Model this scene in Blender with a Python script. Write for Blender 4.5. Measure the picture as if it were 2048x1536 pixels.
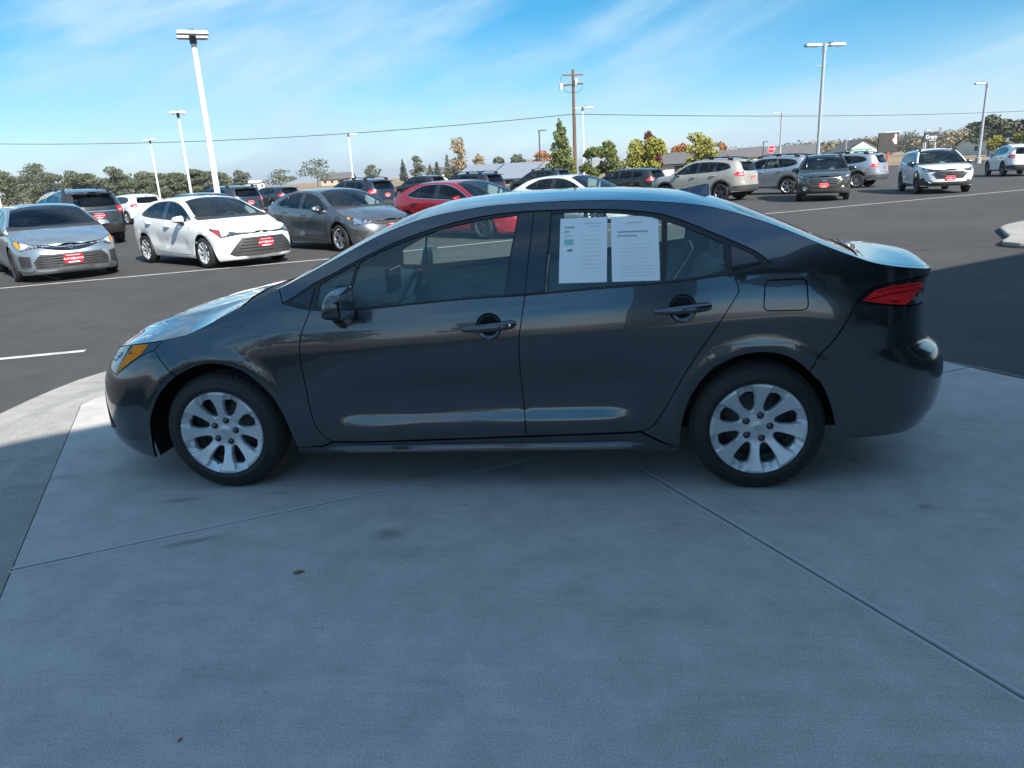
import bpy, bmesh, math, random
import numpy as np
from mathutils import Vector, Matrix
from mathutils.geometry import delaunay_2d_cdt
random.seed(7); np.random.seed(7)
for o in list(bpy.data.objects): bpy.data.objects.remove(o)
SC=bpy.context.scene; COL=SC.collection
# ------------------------------------------------------------------ camera
CAM_POS=(.6266,-4.2157,1.5417); YAW,PITCH,ROLL,FPX=-.1312,.2843,-.0526,1450.0
def cam_basis():
    cy,sy,cp,sp=math.cos(YAW),math.sin(YAW),math.cos(PITCH),math.sin(PITCH)
    f=Vector((sy*cp,cy*cp,-sp)); r=Vector((cy,-sy,0)); u=r.cross(f)
    cr,sr=math.cos(ROLL),math.sin(ROLL)
    return r*cr+u*sr,-r*sr+u*cr,f
_r,_u,_f=cam_basis()
cd=bpy.data.cameras.new('camera'); cam=bpy.data.objects.new('camera',cd); COL.objects.link(cam)
cam.matrix_world=Matrix(((_r.x,_u.x,-_f.x,CAM_POS[0]),(_r.y,_u.y,-_f.y,CAM_POS[1]),(_r.z,_u.z,-_f.z,CAM_POS[2]),(0,0,0,1)))
cd.sensor_width=36; cd.lens=FPX/2048*36; cd.clip_start=.05; cd.clip_end=20000
SC.camera=cam
# ------------------------------------------------------------------ sky, sun, exposure
SUN_ELEV=math.radians(36); SUN_AZ_X,SUN_AZ_Y=.63,-.777      # horizontal direction towards the sun
W=bpy.data.worlds.new('World'); SC.world=W; W.use_nodes=True
def build_world():
    nt=W.node_tree; N=nt.nodes; L=nt.links; N.clear()
    out=N.new('ShaderNodeOutputWorld'); bg=N.new('ShaderNodeBackground'); bg.inputs[1].default_value=.11
    sky=N.new('ShaderNodeTexSky'); sky.sky_type='NISHITA'; sky.sun_disc=False
    sky.sun_elevation=SUN_ELEV; sky.sun_rotation=math.atan2(SUN_AZ_X,SUN_AZ_Y)
    sky.altitude=700; sky.air_density=1.0; sky.dust_density=.1; sky.ozone_density=1.6
    tc=N.new('ShaderNodeTexCoord'); sep=N.new('ShaderNodeSeparateXYZ'); L.new(tc.outputs['Generated'],sep.inputs[0])
    def math_(op,a,b=None):
        n=N.new('ShaderNodeMath'); n.operation=op
        for i,v in enumerate((a,b)):
            if v is None: continue
            if isinstance(v,(int,float)): n.inputs[i].default_value=v
            else: L.new(v,n.inputs[i])
        return n.outputs[0]
    zz=math_('ADD',math_('MAXIMUM',sep.outputs[2],0.0),.16)
    cx=math_('DIVIDE',sep.outputs[0],zz); cy=math_('DIVIDE',sep.outputs[1],zz)
    cmb=N.new('ShaderNodeCombineXYZ'); L.new(cx,cmb.inputs[0]); L.new(cy,cmb.inputs[1])
    def streak(slope,lat,cross,off,lo,hi,dist=.4):
        c=N.new('ShaderNodeCombineXYZ'); L.new(math_('ADD',math_('MULTIPLY',sep.outputs[0],lat),off),c.inputs[0]); L.new(math_('MULTIPLY',sep.outputs[1],lat),c.inputs[1])
        L.new(math_('MULTIPLY',math_('SUBTRACT',sep.outputs[2],math_('MULTIPLY',sep.outputs[0],slope)),cross),c.inputs[2])
        n=N.new('ShaderNodeTexNoise'); n.inputs['Scale'].default_value=1.0; n.inputs['Detail'].default_value=8; n.inputs['Roughness'].default_value=.55; n.inputs['Distortion'].default_value=dist
        L.new(c.outputs[0],n.inputs['Vector'])
        r=N.new('ShaderNodeMapRange'); r.interpolation_type='SMOOTHSTEP'; r.inputs[1].default_value=lo; r.inputs[2].default_value=hi; L.new(n.outputs[0],r.inputs[0]); return r.outputs[0]
    s1=streak(.30,2.2,9.0,4.3,.38,.66); s2=streak(.42,5.5,26.0,1.7,.34,.70,.7)
    cir=math_('ADD',math_('MULTIPLY',s1,.50),math_('MULTIPLY',math_('MULTIPLY',s1,s2),.30))
    # low cloud bank near the horizon
    mp2=N.new('ShaderNodeMapping'); mp2.inputs['Scale'].default_value=(2.2,2.2,13); mp2.inputs['Location'].default_value=(3.1,.4,0); L.new(tc.outputs['Generated'],mp2.inputs[0])
    n2=N.new('ShaderNodeTexNoise'); n2.inputs['Scale'].default_value=1.6; n2.inputs['Detail'].default_value=6; n2.inputs['Roughness'].default_value=.5; L.new(mp2.outputs[0],n2.inputs['Vector'])
    r2=N.new('ShaderNodeValToRGB'); r2.color_ramp.elements[0].position=.40; r2.color_ramp.elements[1].position=.75; L.new(n2.outputs[0],r2.inputs[0])
    rb=N.new('ShaderNodeValToRGB'); e=rb.color_ramp.elements; e[0].position=0; e[0].color=(.8,.8,.8,1); e[1].position=.16; e[1].color=(0,0,0,1)
    L.new(sep.outputs[2],rb.inputs[0])
    m2=math_('MULTIPLY',r2.outputs[0],rb.outputs[0])
    hz=N.new('ShaderNodeValToRGB'); e=hz.color_ramp.elements; e[0].position=0; e[0].color=(.44,.44,.44,1); e[1].position=.10; e[1].color=(0,0,0,1); hz.color_ramp.interpolation='EASE'; L.new(sep.outputs[2],hz.inputs[0])
    mask=math_('MINIMUM',math_('ADD',math_('ADD',cir,math_('MULTIPLY',m2,.45)),hz.outputs[0]),.93)
    mix=N.new('ShaderNodeMix'); mix.data_type='RGBA'; L.new(mask,mix.inputs[0]); L.new(sky.outputs[0],mix.inputs[6]); mix.inputs[7].default_value=(3.3,4.1,4.7,1)
    hs=N.new('ShaderNodeHueSaturation'); hs.inputs['Saturation'].default_value=1.28; hs.inputs['Hue'].default_value=.494; L.new(mix.outputs[2],hs.inputs['Color'])
    gr=N.new('ShaderNodeValToRGB'); e=gr.color_ramp.elements; e[0].position=0; e[0].color=(.62,.67,.72,1); e[1].position=.65; e[1].color=(1,1,1,1); k=e.new(.19); k.color=(.37,.54,.61,1); k=e.new(.07); k.color=(.44,.55,.65,1); L.new(sep.outputs[2],gr.inputs[0])
    mg=N.new('ShaderNodeMix'); mg.data_type='RGBA'; mg.blend_type='MULTIPLY'; mg.inputs[0].default_value=1; L.new(sky.outputs[0],mg.inputs[6]); L.new(gr.outputs[0],mg.inputs[7]); L.new(mg.outputs[2],mix.inputs[6])
    L.new(hs.outputs[0],bg.inputs[0]); L.new(bg.outputs[0],out.inputs[0])
build_world()
sd=bpy.data.lights.new('sun','SUN'); sd.energy=5.0; sd.angle=math.radians(.53); sd.color=(1,.945,.86)
sun=bpy.data.objects.new('sun',sd); COL.objects.link(sun)
sun.rotation_euler=Vector((SUN_AZ_X*math.cos(SUN_ELEV),SUN_AZ_Y*math.cos(SUN_ELEV),math.sin(SUN_ELEV))).to_track_quat('Z','Y').to_euler()
vs=SC.view_settings; vs.view_transform='Standard'; vs.look='None'; vs.gamma=1; vs.use_curve_mapping=False; vs.exposure=1.02
SC.render.engine='CYCLES'
# ------------------------------------------------------------------ helpers
def tag(o,label=None,cat=None,group=None,kind=None):
    if label: o['label']=label
    if cat: o['category']=cat
    if group: o['group']=group
    if kind: o['kind']=kind
    return o
def empty(name,loc=(0,0,0),rz=0,parent=None):
    o=bpy.data.objects.new(name,None); COL.objects.link(o); o.location=loc; o.rotation_euler=(0,0,rz); o.empty_display_size=.2
    if parent: o.parent=parent
    return o
def link(name,me,parent=None,loc=(0,0,0),rot=(0,0,0),mat=None):
    o=bpy.data.objects.new(name,me); COL.objects.link(o); o.location=loc; o.rotation_euler=rot
    if parent: o.parent=parent
    return o
def mesh(name,V,F,mat,smooth=True,normals=None):
    me=bpy.data.meshes.new(name); me.from_pydata([tuple(map(float,v)) for v in V],[],[tuple(map(int,f)) for f in F])
    for m in (mat if isinstance(mat,(list,tuple)) else [mat]):
        if m: me.materials.append(m)
    me.update()
    if smooth and len(me.polygons): me.polygons.foreach_set('use_smooth',[True]*len(me.polygons))
    if normals is not None: me.normals_split_custom_set_from_vertices([tuple(map(float,n)) for n in normals])
    return me
class MB:
    def __init__(s): s.V=[]; s.F=[]; s.M=[]
    def add(s,V,F,m=0):
        b=len(s.V); s.V+=[tuple(v) for v in V]; s.F+=[tuple(i+b for i in f) for f in F]; s.M+=[m]*len(F); return s
    def box(s,c,d,rz=0,m=0,taper=1.0):
        cx,cy,cz=c; hx,hy,hz=d[0]/2,d[1]/2,d[2]/2; a,b=math.cos(rz),math.sin(rz); V=[]
        for z,t in((-hz,1),(hz,taper)):
            for x,y in((-hx,-hy),(hx,-hy),(hx,hy),(-hx,hy)):
                x*=t;y*=t; V.append((cx+x*a-y*b,cy+x*b+y*a,cz+z))
        return s.add(V,[(3,2,1,0),(4,5,6,7),(0,1,5,4),(1,2,6,5),(2,3,7,6),(3,0,4,7)],m)
    def tube(s,P,R,n=8,m=0,caps=True):
        P=[Vector(p) for p in P]; R=R if isinstance(R,(list,tuple)) else [R]*len(P); V=[];F=[]
        for i,p in enumerate(P):
            t=(P[min(i+1,len(P)-1)]-P[max(i-1,0)]).normalized()
            a=Vector((0,0,1)) if abs(t.z)<.9 else Vector((1,0,0)); u=t.cross(a).normalized(); v=t.cross(u)
            for k in range(n):
                an=2*math.pi*k/n; V.append(p+(u*math.cos(an)+v*math.sin(an))*R[i])
        for i in range(len(P)-1):
            for k in range(n): F.append((i*n+k,i*n+(k+1)%n,(i+1)*n+(k+1)%n,(i+1)*n+k))
        if caps: F+=[tuple(range(n-1,-1,-1)),tuple((len(P)-1)*n+k for k in range(n))]
        return s.add(V,F,m)
    def lathe(s,prof,n=32,axis='y',c=(0,0,0),m=0,closed=False):
        """prof: (radius, along) points revolved round an axis through c"""
        V=[];F=[];k=len(prof)
        for i in range(n):
            a=2*math.pi*i/n; ca,sa=math.cos(a),math.sin(a)
            for r,h in prof:
                V.append((c[0]+r*ca,c[1]+h,c[2]+r*sa) if axis=='y' else (c[0]+r*ca,c[1]+r*sa,c[2]+h))
        for i in range(n):
            j=(i+1)%n
            for q in range(k if closed else k-1):
                w=(q+1)%k; F.append((i*k+q,i*k+w,j*k+w,j*k+q))
        return s.add(V,F,m)
    def prism(s,poly,h0,h1,m=0,axis='z',o=(0,0,0)):
        n=len(poly)
        if axis=='z': V=[(x+o[0],y+o[1],h+o[2]) for h in(h0,h1) for x,y in poly]
        elif axis=='y': V=[(x+o[0],h+o[1],y+o[2]) for h in(h0,h1) for x,y in poly]
        else: V=[(h+o[0],x+o[1],y+o[2]) for h in(h0,h1) for x,y in poly]
        F=[tuple(range(n-1,-1,-1)),tuple(range(n,2*n))]+[(i,(i+1)%n,n+(i+1)%n,n+i) for i in range(n)]
        return s.add(V,F,m)
    def mesh(s,name,mat,smooth=False,bevel=0,angle=35):
        me=mesh(name,s.V,s.F,mat,False)
        bm=bmesh.new(); bm.from_mesh(me); 
        bmesh.ops.recalc_face_normals(bm,faces=bm.faces)
        if bevel: bmesh.ops.bevel(bm,geom=[e for e in bm.edges if e.is_manifold and e.calc_face_angle(0)>.6],offset=bevel,segments=2,affect='EDGES',profile=.6)
        bm.to_mesh(me); bm.free()
        if not bevel and len(s.M)==len(me.polygons): me.polygons.foreach_set('material_index',s.M)
        if smooth:
            me.polygons.foreach_set('use_smooth',[True]*len(me.polygons))
            me.set_sharp_from_angle(angle=math.radians(angle))
        return me
    def build(s,name,mat,parent=None,smooth=False,loc=(0,0,0),rz=0,bevel=0,angle=35):
        return link(name,s.mesh(name,mat,smooth,bevel,angle),parent,loc,(0,0,rz))
# ------------------------------------------------------------------ materials
MATS={}
def mat(name,col,rough=.5,metal=0,coat=0,spec=.5,emit=None,noise=None,bump=None,alpha=None):
    if name in MATS: return MATS[name]
    m=bpy.data.materials.new(name); m.use_nodes=True; nt=m.node_tree; b=nt.nodes['Principled BSDF']
    b.inputs['Base Color'].default_value=(*col,1); b.inputs['Roughness'].default_value=rough; b.inputs['Metallic'].default_value=metal
    b.inputs['Coat Weight'].default_value=coat; b.inputs['Coat Roughness'].default_value=.03; b.inputs['Specular IOR Level'].default_value=spec
    if emit: b.inputs['Emission Color'].default_value=(*emit[0],1); b.inputs['Emission Strength'].default_value=emit[1]
    if noise or bump:
        tc=nt.nodes.new('ShaderNodeTexCoord')
    if noise:      # (scale, amount, second colour)
        n=nt.nodes.new('ShaderNodeTexNoise'); n.inputs['Scale'].default_value=noise[0]; n.inputs['Detail'].default_value=6; nt.links.new(tc.outputs['Object'],n.inputs['Vector'])
        r=nt.nodes.new('ShaderNodeValToRGB'); r.color_ramp.elements[0].position=.5-noise[1]; r.color_ramp.elements[1].position=.5+noise[1]
        r.color_ramp.elements[0].color=(*col,1); r.color_ramp.elements[1].color=(*noise[2],1); nt.links.new(n.outputs[0],r.inputs[0]); nt.links.new(r.outputs[0],b.inputs['Base Color'])
    if bump:       # (scale, strength)
        n=nt.nodes.new('ShaderNodeTexNoise'); n.inputs['Scale'].default_value=bump[0]; n.inputs['Detail'].default_value=4; nt.links.new(tc.outputs['Object'],n.inputs['Vector'])
        k=nt.nodes.new('ShaderNodeBump'); k.inputs['Strength'].default_value=bump[1]; k.inputs['Distance'].default_value=.02; nt.links.new(n.outputs[0],k.inputs['Height']); nt.links.new(k.outputs[0],b.inputs['Normal'])
    MATS[name]=m; return m
def paint(name,col,metal=.75,rough=.32):
    if name in MATS: return MATS[name]
    m=mat(name,col,rough,metal,coat=1.0); nt=m.node_tree; b=nt.nodes['Principled BSDF']; b.inputs['Coat IOR'].default_value=1.6; b.inputs['Coat Roughness'].default_value=.012
    if metal>.2:
        tc=nt.nodes.new('ShaderNodeTexCoord'); n=nt.nodes.new('ShaderNodeTexNoise'); n.inputs['Scale'].default_value=900; n.inputs['Detail'].default_value=2; nt.links.new(tc.outputs['Object'],n.inputs['Vector'])
        r=nt.nodes.new('ShaderNodeMapRange'); r.inputs[1].default_value=.35; r.inputs[2].default_value=.65; r.inputs[3].default_value=.75; r.inputs[4].default_value=1.3; nt.links.new(n.outputs[0],r.inputs[0])
        x=nt.nodes.new('ShaderNodeMix'); x.data_type='RGBA'; x.blend_type='MULTIPLY'; x.inputs[0].default_value=1; x.inputs[6].default_value=(*col,1); nt.links.new(r.outputs[0],x.inputs[7]); nt.links.new(x.outputs[2],b.inputs['Base Color'])
    return m
def glass(name,tint,refl=1.0,ior=1.5,veil=None):
    if name in MATS: return MATS[name]
    m=bpy.data.materials.new(name); m.use_nodes=True; nt=m.node_tree; N=nt.nodes; N.clear()
    o=N.new('ShaderNodeOutputMaterial'); t=N.new('ShaderNodeBsdfTransparent'); t.inputs[0].default_value=(*tint,1)
    g=N.new('ShaderNodeBsdfGlossy'); g.inputs['Roughness'].default_value=.0; g.inputs[0].default_value=(refl,refl,refl,1)
    f=N.new('ShaderNodeFresnel'); f.inputs[0].default_value=ior; x=N.new('ShaderNodeMixShader')
    nt.links.new(f.outputs[0],x.inputs[0]); nt.links.new(t.outputs[0],x.inputs[1]); nt.links.new(g.outputs[0],x.inputs[2]); nt.links.new(x.outputs[0],o.inputs[0])
    if veil:      # diffuse tint mixed in to imitate the light veil over the pane
        d=N.new('ShaderNodeBsdfDiffuse'); d.inputs[0].default_value=(*veil[1],1); y=N.new('ShaderNodeMixShader'); y.inputs[0].default_value=veil[0]; nt.links.new(x.outputs[0],y.inputs[1]); nt.links.new(d.outputs[0],y.inputs[2]); nt.links.new(y.outputs[0],o.inputs[0])
    MATS[name]=m; return m
M_GLASS=glass('car_glass',(.88,1.0,.97),veil=(.085,(.42,.66,.64))); M_WIND=glass('windshield_glass',(.78,.92,.90)); M_PRIV=glass('dark_privacy_glass',(.10,.13,.14))
M_BGGLASS=glass('tinted_car_glass',(.66,.84,.84))
M_BLACK=mat('black_trim',(.012,.012,.013),.35); M_GLOSSBLACK=mat('gloss_black_trim',(.010,.010,.012),.12,coat=1); M_PLASTIC=mat('black_plastic',(.028,.029,.031),.62,bump=(300,.15))
M_CLAD=mat('dark_grey_cladding',(.045,.046,.048),.6); M_VOID=mat('underbody_black',(.006,.006,.006),.9)
M_RUBBER=mat('tyre_rubber',(.011,.0105,.0105),.62,noise=(9,.3,(.020,.018,.017)),bump=(90,.12)); M_TREAD=mat('tyre_tread',(.055,.048,.042),.9,noise=(14,.25,(.075,.064,.054)))
M_SILVER=mat('wheel_silver',(.62,.64,.66),.38,.55,coat=.35); M_ALLOY=mat('alloy_bright',(.62,.63,.65),.28,.9); M_ALLOYDARK=mat('alloy_dark',(.09,.092,.097),.35,.7)
M_STEEL=mat('steel_wheel_black',(.018,.018,.02),.55,.3); M_CHROME=mat('chrome',(.78,.79,.80),.12,1.0); M_EMBLEM=mat('brushed_emblem',(.42,.44,.46),.3,1.0)
M_AMBER=mat('amber_lens',(1.0,.20,.0),.55,spec=.15,noise=(60,.2,(1.0,.34,.0))); M_RED=mat('red_lens',(.88,.006,.012),.35,spec=.3,coat=.35,noise=(25,.3,(.95,.03,.03))); M_CLEAR=mat('clear_lamp_lens',(.55,.58,.61),.10,.35,coat=1)
M_HEADL=mat('headlight_reflector',(.50,.53,.56),.16,.7,coat=1,noise=(22,.08,(.06,.065,.07))); M_HEADDARK=mat('headlight_smoked',(.06,.075,.085),.1,.3,coat=1)
M_SEAT=mat('seat_fabric',(.24,.24,.245),.85); M_SEATL=mat('seat_fabric_light',(.30,.29,.27),.85); M_DASH=mat('dashboard_black',(.11,.112,.115),.6); M_TRIMIN=mat('interior_trim',(.50,.51,.51),.65); M_HEADLINER=mat('headliner',(.46,.45,.42),.9)
M_PLATE=mat('red_dealer_plate',(.74,.008,.028),.35); M_WHITE=mat('white_print',(.82,.82,.82),.5); M_PAPER=mat('white_paper',(.92,.93,.92),.8)
M_SCREEN=mat('dark_screen',(.008,.009,.011),.08)
# ------------------------------------------------------------------ car skin maths
def pchip(pts):
    """monotone cubic through (x,y) points, linear beyond the ends"""
    p=np.array(pts,float); X,Y=p[:,0],p[:,1]; h=np.diff(X); d=np.diff(Y)/h
    m=np.zeros(len(X)); m[0],m[-1]=d[0],d[-1]
    for i in range(1,len(X)-1):
        if d[i-1]*d[i]>0:
            w1=2*h[i]+h[i-1]; w2=h[i]+2*h[i-1]; m[i]=(w1+w2)/(w1/d[i-1]+w2/d[i])
    g=np.linspace(X[0],X[-1],3001); i=np.clip(np.searchsorted(X,g)-1,0,len(X)-2); t=(g-X[i])/h[i]
    tab=(2*t**3-3*t**2+1)*Y[i]+(t**3-2*t**2+t)*h[i]*m[i]+(-2*t**3+3*t**2)*Y[i+1]+(t**3-t**2)*h[i]*m[i+1]
    g=np.concatenate([[X[0]-2],g,[X[-1]+2]]); tab=np.concatenate([[Y[0]-2*m[0]],tab,[Y[-1]+2*m[-1]]])
    def f(x): return np.interp(x,g,tab)
    return f
class Body:
    """Car skin: x runs nose(-) to tail(+), side surface S(u,z), top surface top(x,s)."""
    def __init__(s,sp):
        s.sp=sp
        s.zb=pchip(sp['belt']); s.zr=pchip(sp['rail']); s.zc=pchip(sp['centre'])
        s.xf=pchip(sorted([(z,x) for x,z in sp['nose']])); s.xr=pchip(sorted([(z,x) for x,z in sp['tail']]))
        s.wl=pchip(sp['section']); s.w2=pchip(sp['section2']) if 'section2' in sp else None; s.g,s.c=sp['tumble']
        s.x0F,s.nF,s.mF,s.AF=sp['front']; s.x0R,s.nR,s.mR,s.AR=sp['rear']
        s.uF=s.x0F-s.AF; s.uR=s.x0R+s.AR
    def ymid(s,x,z):
        b=s.zb(x); lo=s.wl(np.minimum(z/b,1.0))
        if s.w2 is not None:
            k=np.clip((np.abs(x-.02*s.sp['wheels'][1])/s.sp['wheels'][1]-.44)/.20,0,1); k=k*k*(3-2*k); lo=lo*(1-k)+k*s.w2(np.minimum(z/b,1.0))
        dz=np.maximum(z-b,0)
        y=lo-s.g*dz-s.c*dz*dz
        y=y-s.sp.get('barrel',.012)*(np.asarray(x)/1.6)**2
        for wx in s.sp['wheels']:
            r=np.hypot(x-wx,z-s.sp['wr']); ra=s.sp['arch']+.028
            y=y+s.sp.get('flare',.010)*np.exp(-((r-ra)/.035)**2)*np.clip((z-.15)/.1,0,1)
        return np.maximum(y,.02)
    def fade(s,x,z):
        aF=s.x0F-s.xf(z); aR=s.xr(z)-s.x0R
        tF=np.clip((s.x0F-x)/aF,0,1); tR=np.clip((x-s.x0R)/aR,0,1)
        return (1-tF**s.nF)**(1/s.mF)*(1-tR**s.nR)**(1/s.mR)
    def Y(s,x,z): return s.ymid(x,z)*s.fade(x,z)
    def S(s,u,z):
        u=np.asarray(u,float); z=np.asarray(z,float)
        thF=np.clip((u-s.uF)/s.AF,0,1)*np.pi/2; thR=np.clip((s.uR-u)/s.AR,0,1)*np.pi/2
        xF=s.x0F-np.cos(thF)**(2/s.nF)*(s.x0F-s.xf(z)); xR=s.x0R+np.cos(thR)**(2/s.nR)*(s.xr(z)-s.x0R)
        x=np.where(u<s.x0F,xF,np.where(u>s.x0R,xR,u))
        y=s.ymid(x,z)*np.sin(thF)**(2/s.mF)*np.sin(thR)**(2/s.mR)
        return x,y
    def u_of_x(s,x,z):
        x=np.asarray(x,float); z=np.asarray(z,float)
        tF=np.clip((s.x0F-x)/(s.x0F-s.xf(z)),0,1); tR=np.clip((x-s.x0R)/(s.xr(z)-s.x0R),0,1)
        uF=s.uF+s.AF*np.arccos(tF**(s.nF/2))*2/np.pi; uR=s.uR-s.AR*np.arccos(tR**(s.nR/2))*2/np.pi
        return np.where(x<s.x0F,uF,np.where(x>s.x0R,uR,x))
    def u_of_y(s,y,z,end):
        y=np.abs(np.asarray(y,float)); z=np.asarray(z,float)
        lo=np.zeros_like(y); hi=np.full_like(y,s.AF if end<0 else s.AR)
        for _ in range(26):
            m=(lo+hi)/2; u=s.uF+m if end<0 else s.uR-m
            yy=s.S(u,z)[1]; lo=np.where(yy<y,m,lo); hi=np.where(yy<y,hi,m)
        return s.uF+lo if end<0 else s.uR-lo
    def yrail(s,x): return s.Y(x,s.zr(x))
    def top(s,x,q):
        """q in [-1,1] across the car"""
        zr=s.zr(x); zc=s.zc(x); p=s.sp.get('crown',2.3)
        z=zr+(zc-zr)*(1-np.abs(q)**p)
        for a,b,c,d,h in s.sp.get('crease',[]):
            k=np.clip((x-a)/.15,0,1)*np.clip((b-x)/.15,0,1); z=z+h*k*np.exp(-((np.abs(q)-c)/d)**2)
        return z
SEDAN=dict(
 belt=[(-2.35,.60),(-1.9,.71),(-1.5,.80),(-1.2,.875),(-.93,.925),(-.6,.935),(-.3,.955),(0,.973),(.3,.985),(.6,1.002),(.9,1.02),(1.2,1.045),(1.45,1.05),(1.8,.99),(2.1,.95),(2.35,.93)],
 rail=[(-2.3,.655),(-2.1,.705),(-1.9,.757),(-1.76,.782),(-1.6,.806),(-1.48,.828),(-1.39,.862),(-1.27,.917),(-1.17,.963),(-1.05,1.012),(-.914,1.066),(-.679,1.174),(-.453,1.277),(-.263,1.337),(-.11,1.366),(.138,1.39),(.383,1.395),(.622,1.392),(.856,1.377),(1.083,1.35),(1.215,1.318),(1.387,1.258),(1.514,1.203),(1.643,1.144),(1.743,1.103),(1.85,1.066),(1.95,1.045),(2.06,1.026),(2.18,1.005),(2.27,.985)],
 centre=[(-2.3,.66),(-2.2,.70),(-2.1,.755),(-1.9,.835),(-1.7,.893),(-1.45,.945),(-1.25,.98),(-1.1,1.022),(-.9,1.125),(-.6,1.272),(-.3,1.385),(-.1,1.418),(.2,1.435),(.45,1.438),(.75,1.43),(1.05,1.402),(1.22,1.366),(1.5,1.26),(1.75,1.15),(1.88,1.094),(1.98,1.075),(2.12,1.060),(2.22,1.046),(2.29,1.02)],
 nose=[(-2.12,.76),(-2.17,.70),(-2.235,.62),(-2.27,.55),(-2.29,.45),(-2.30,.35),(-2.305,.25),(-2.28,.19),(-2.2,.14)],
 tail=[(2.265,1.05),(2.25,1.0),(2.225,.95),(2.21,.88),(2.21,.78),(2.24,.68),(2.305,.628),(2.345,.56),(2.355,.46),(2.34,.36),(2.30,.28),(2.23,.21),(2.12,.14)],
 section=[(.12,.79),(.19,.83),(.27,.862),(.35,.8725),(.375,.8705),(.405,.861),(.432,.8545),(.475,.8535),(.55,.857),(.64,.874),(.71,.884),(.79,.888),(.89,.879),(1.0,.852)],
 section2=[(.12,.80),(.19,.838),(.28,.858),(.43,.872),(.55,.880),(.68,.887),(.79,.888),(.89,.879),(1.0,.852)],
 tumble=(.43,.38),front=(-1.55,2.2,3.0,1.15),rear=(1.6,2.9,3.3,1.15),wheels=(-1.35,1.35),wr=.316,arch=.372,flare=.010,crown=2.4,
 crease=[(-2.1,-1.2,.62,.07,.010)],yt=.60)
SEDAN_O=dict(
 archF=[(-1.80,.144),(-1.765,.30),(-1.735,.40),(-1.648,.535),(-1.513,.64),(-1.35,.69),(-1.19,.657),(-1.075,.56),(-1.01,.44),(-.952,.224)],
 archR=[(.985,.21),(1.0,.36),(1.035,.48),(1.118,.607),(1.22,.668),(1.35,.692),(1.47,.665),(1.58,.575),(1.66,.45),(1.72,.251)],
 cutF=-1.535,cutR=1.565,bumpF=(-1.66,.757),headtip=-1.608,bumpR=(1.749,.905),
 headlow=[(-1.66,.757),(-1.764,.717),(-1.947,.61)],headin=(.30,.662),
 dlolow=[(-.942,.976),(-.795,.944),(-.587,.934),(-.305,.954),(.006,.974),(.266,.982),(.598,1.002),(.898,1.018),(1.202,1.047),(1.336,1.071),(1.378,1.09)],
 dlotop=[(1.378,1.09),(1.314,1.143),(1.177,1.208),(1.011,1.281),(.897,1.318),(.783,1.336),(.603,1.351),(.422,1.355),(.238,1.354),(.056,1.341),(-.131,1.309),(-.32,1.257),(-.447,1.211),(-.574,1.158),(-.698,1.10),(-.776,1.066),(-.891,1.0),(-.942,.976)],
 doorF=[(-.795,.944),(-.85,.811),(-.862,.701),(-.856,.542),(-.845,.374),(-.81,.295),(-.758,.258)],
 doorB=[(-.758,.258),(-.533,.259),(-.142,.272),(.244,.285),(.759,.300),(.80,.303)],
 split=[(.266,.982),(.247,.871),(.232,.777),(.229,.629),(.236,.471),(.244,.285)],
 doorR=[(.80,.303),(.845,.322),(.891,.377),(1.016,.617),(1.124,.788),(1.225,.95),(1.236,.99),(1.213,1.048)],
 taillow=[(1.749,.905),(2.014,.866),(2.10,.858)],tailup=[(1.749,.905),(1.806,.956),(1.881,.976),(2.02,.985)],
 rock=.185,fx=-.965,hoodx=-1.17,dz=.006)
# ------------------------------------------------------------------ panels cut from the skin
def crv(P,n=6):
    P=[np.array(p,float) for p in P]
    if len(P)<3 or n<2: return [tuple(p) for p in P]
    out=[]
    for i in range(len(P)-1):
        a=P[max(i-1,0)];b=P[i];c=P[i+1];d=P[min(i+2,len(P)-1)]
        for k in range(n):
            t=k/n; out.append(tuple(.5*((2*b)+(c-a)*t+(2*a-5*b+4*c-d)*t*t+(3*b-a-3*c+d)*t**3)))
    out.append(tuple(P[-1])); return out
def inpoly(P,poly):
    x,y=P[:,0],P[:,1]; r=np.zeros(len(P),bool); n=len(poly); j=n-1
    for i in range(n):
        xi,yi=poly[i];xj,yj=poly[j]
        if yi!=yj: r^=((yi>y)!=(yj>y))&(x<(xj-xi)*(y-yi)/(yj-yi)+xi)
        j=i
    return r
def dedupe(p,e=1e-5):
    o=[]
    for q in p:
        if not o or abs(q[0]-o[-1][0])+abs(q[1]-o[-1][1])>e: o.append(q)
    if abs(o[0][0]-o[-1][0])+abs(o[0][1]-o[-1][1])<e: o.pop()
    return o
def insetp(p,d):
    p=np.array(p); n=len(p); a=np.sum(p[:,0]*np.roll(p[:,1],-1)-np.roll(p[:,0],-1)*p[:,1]); s=1 if a>0 else -1
    e=np.roll(p,-1,0)-p; e/=np.maximum(np.linalg.norm(e,axis=1,keepdims=True),1e-9); nr=np.stack([-e[:,1],e[:,0]],1)*s
    m=nr+np.roll(nr,1,0); l=np.maximum(np.sum(m*m,1,keepdims=True),.5); return p+m*2/l*d
def subdiv(p,st):
    o=[]
    for i in range(len(p)):
        a=np.array(p[i]);b=np.array(p[(i+1)%len(p)]); k=max(1,int(math.ceil(np.linalg.norm(b-a)/st)))
        for q in range(k): o.append(tuple(a+(b-a)*q/k))
    return o
def fmap(B,kind,side=-1):
    if kind=='side':
        def f(a,b): x,y=B.S(a,b); return np.stack([x,side*y,b],-1)
    elif kind=='top':
        def f(a,b): q=b/.8; return np.stack([a,q*B.yrail(a),B.top(a,q)],-1)
    else:
        def f(a,b):
            u=B.uF+np.abs(a) if kind=='front' else B.uR-np.abs(a); x,y=B.S(u,b); return np.stack([x,np.sign(a)*y,b],-1)
    return f
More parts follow.
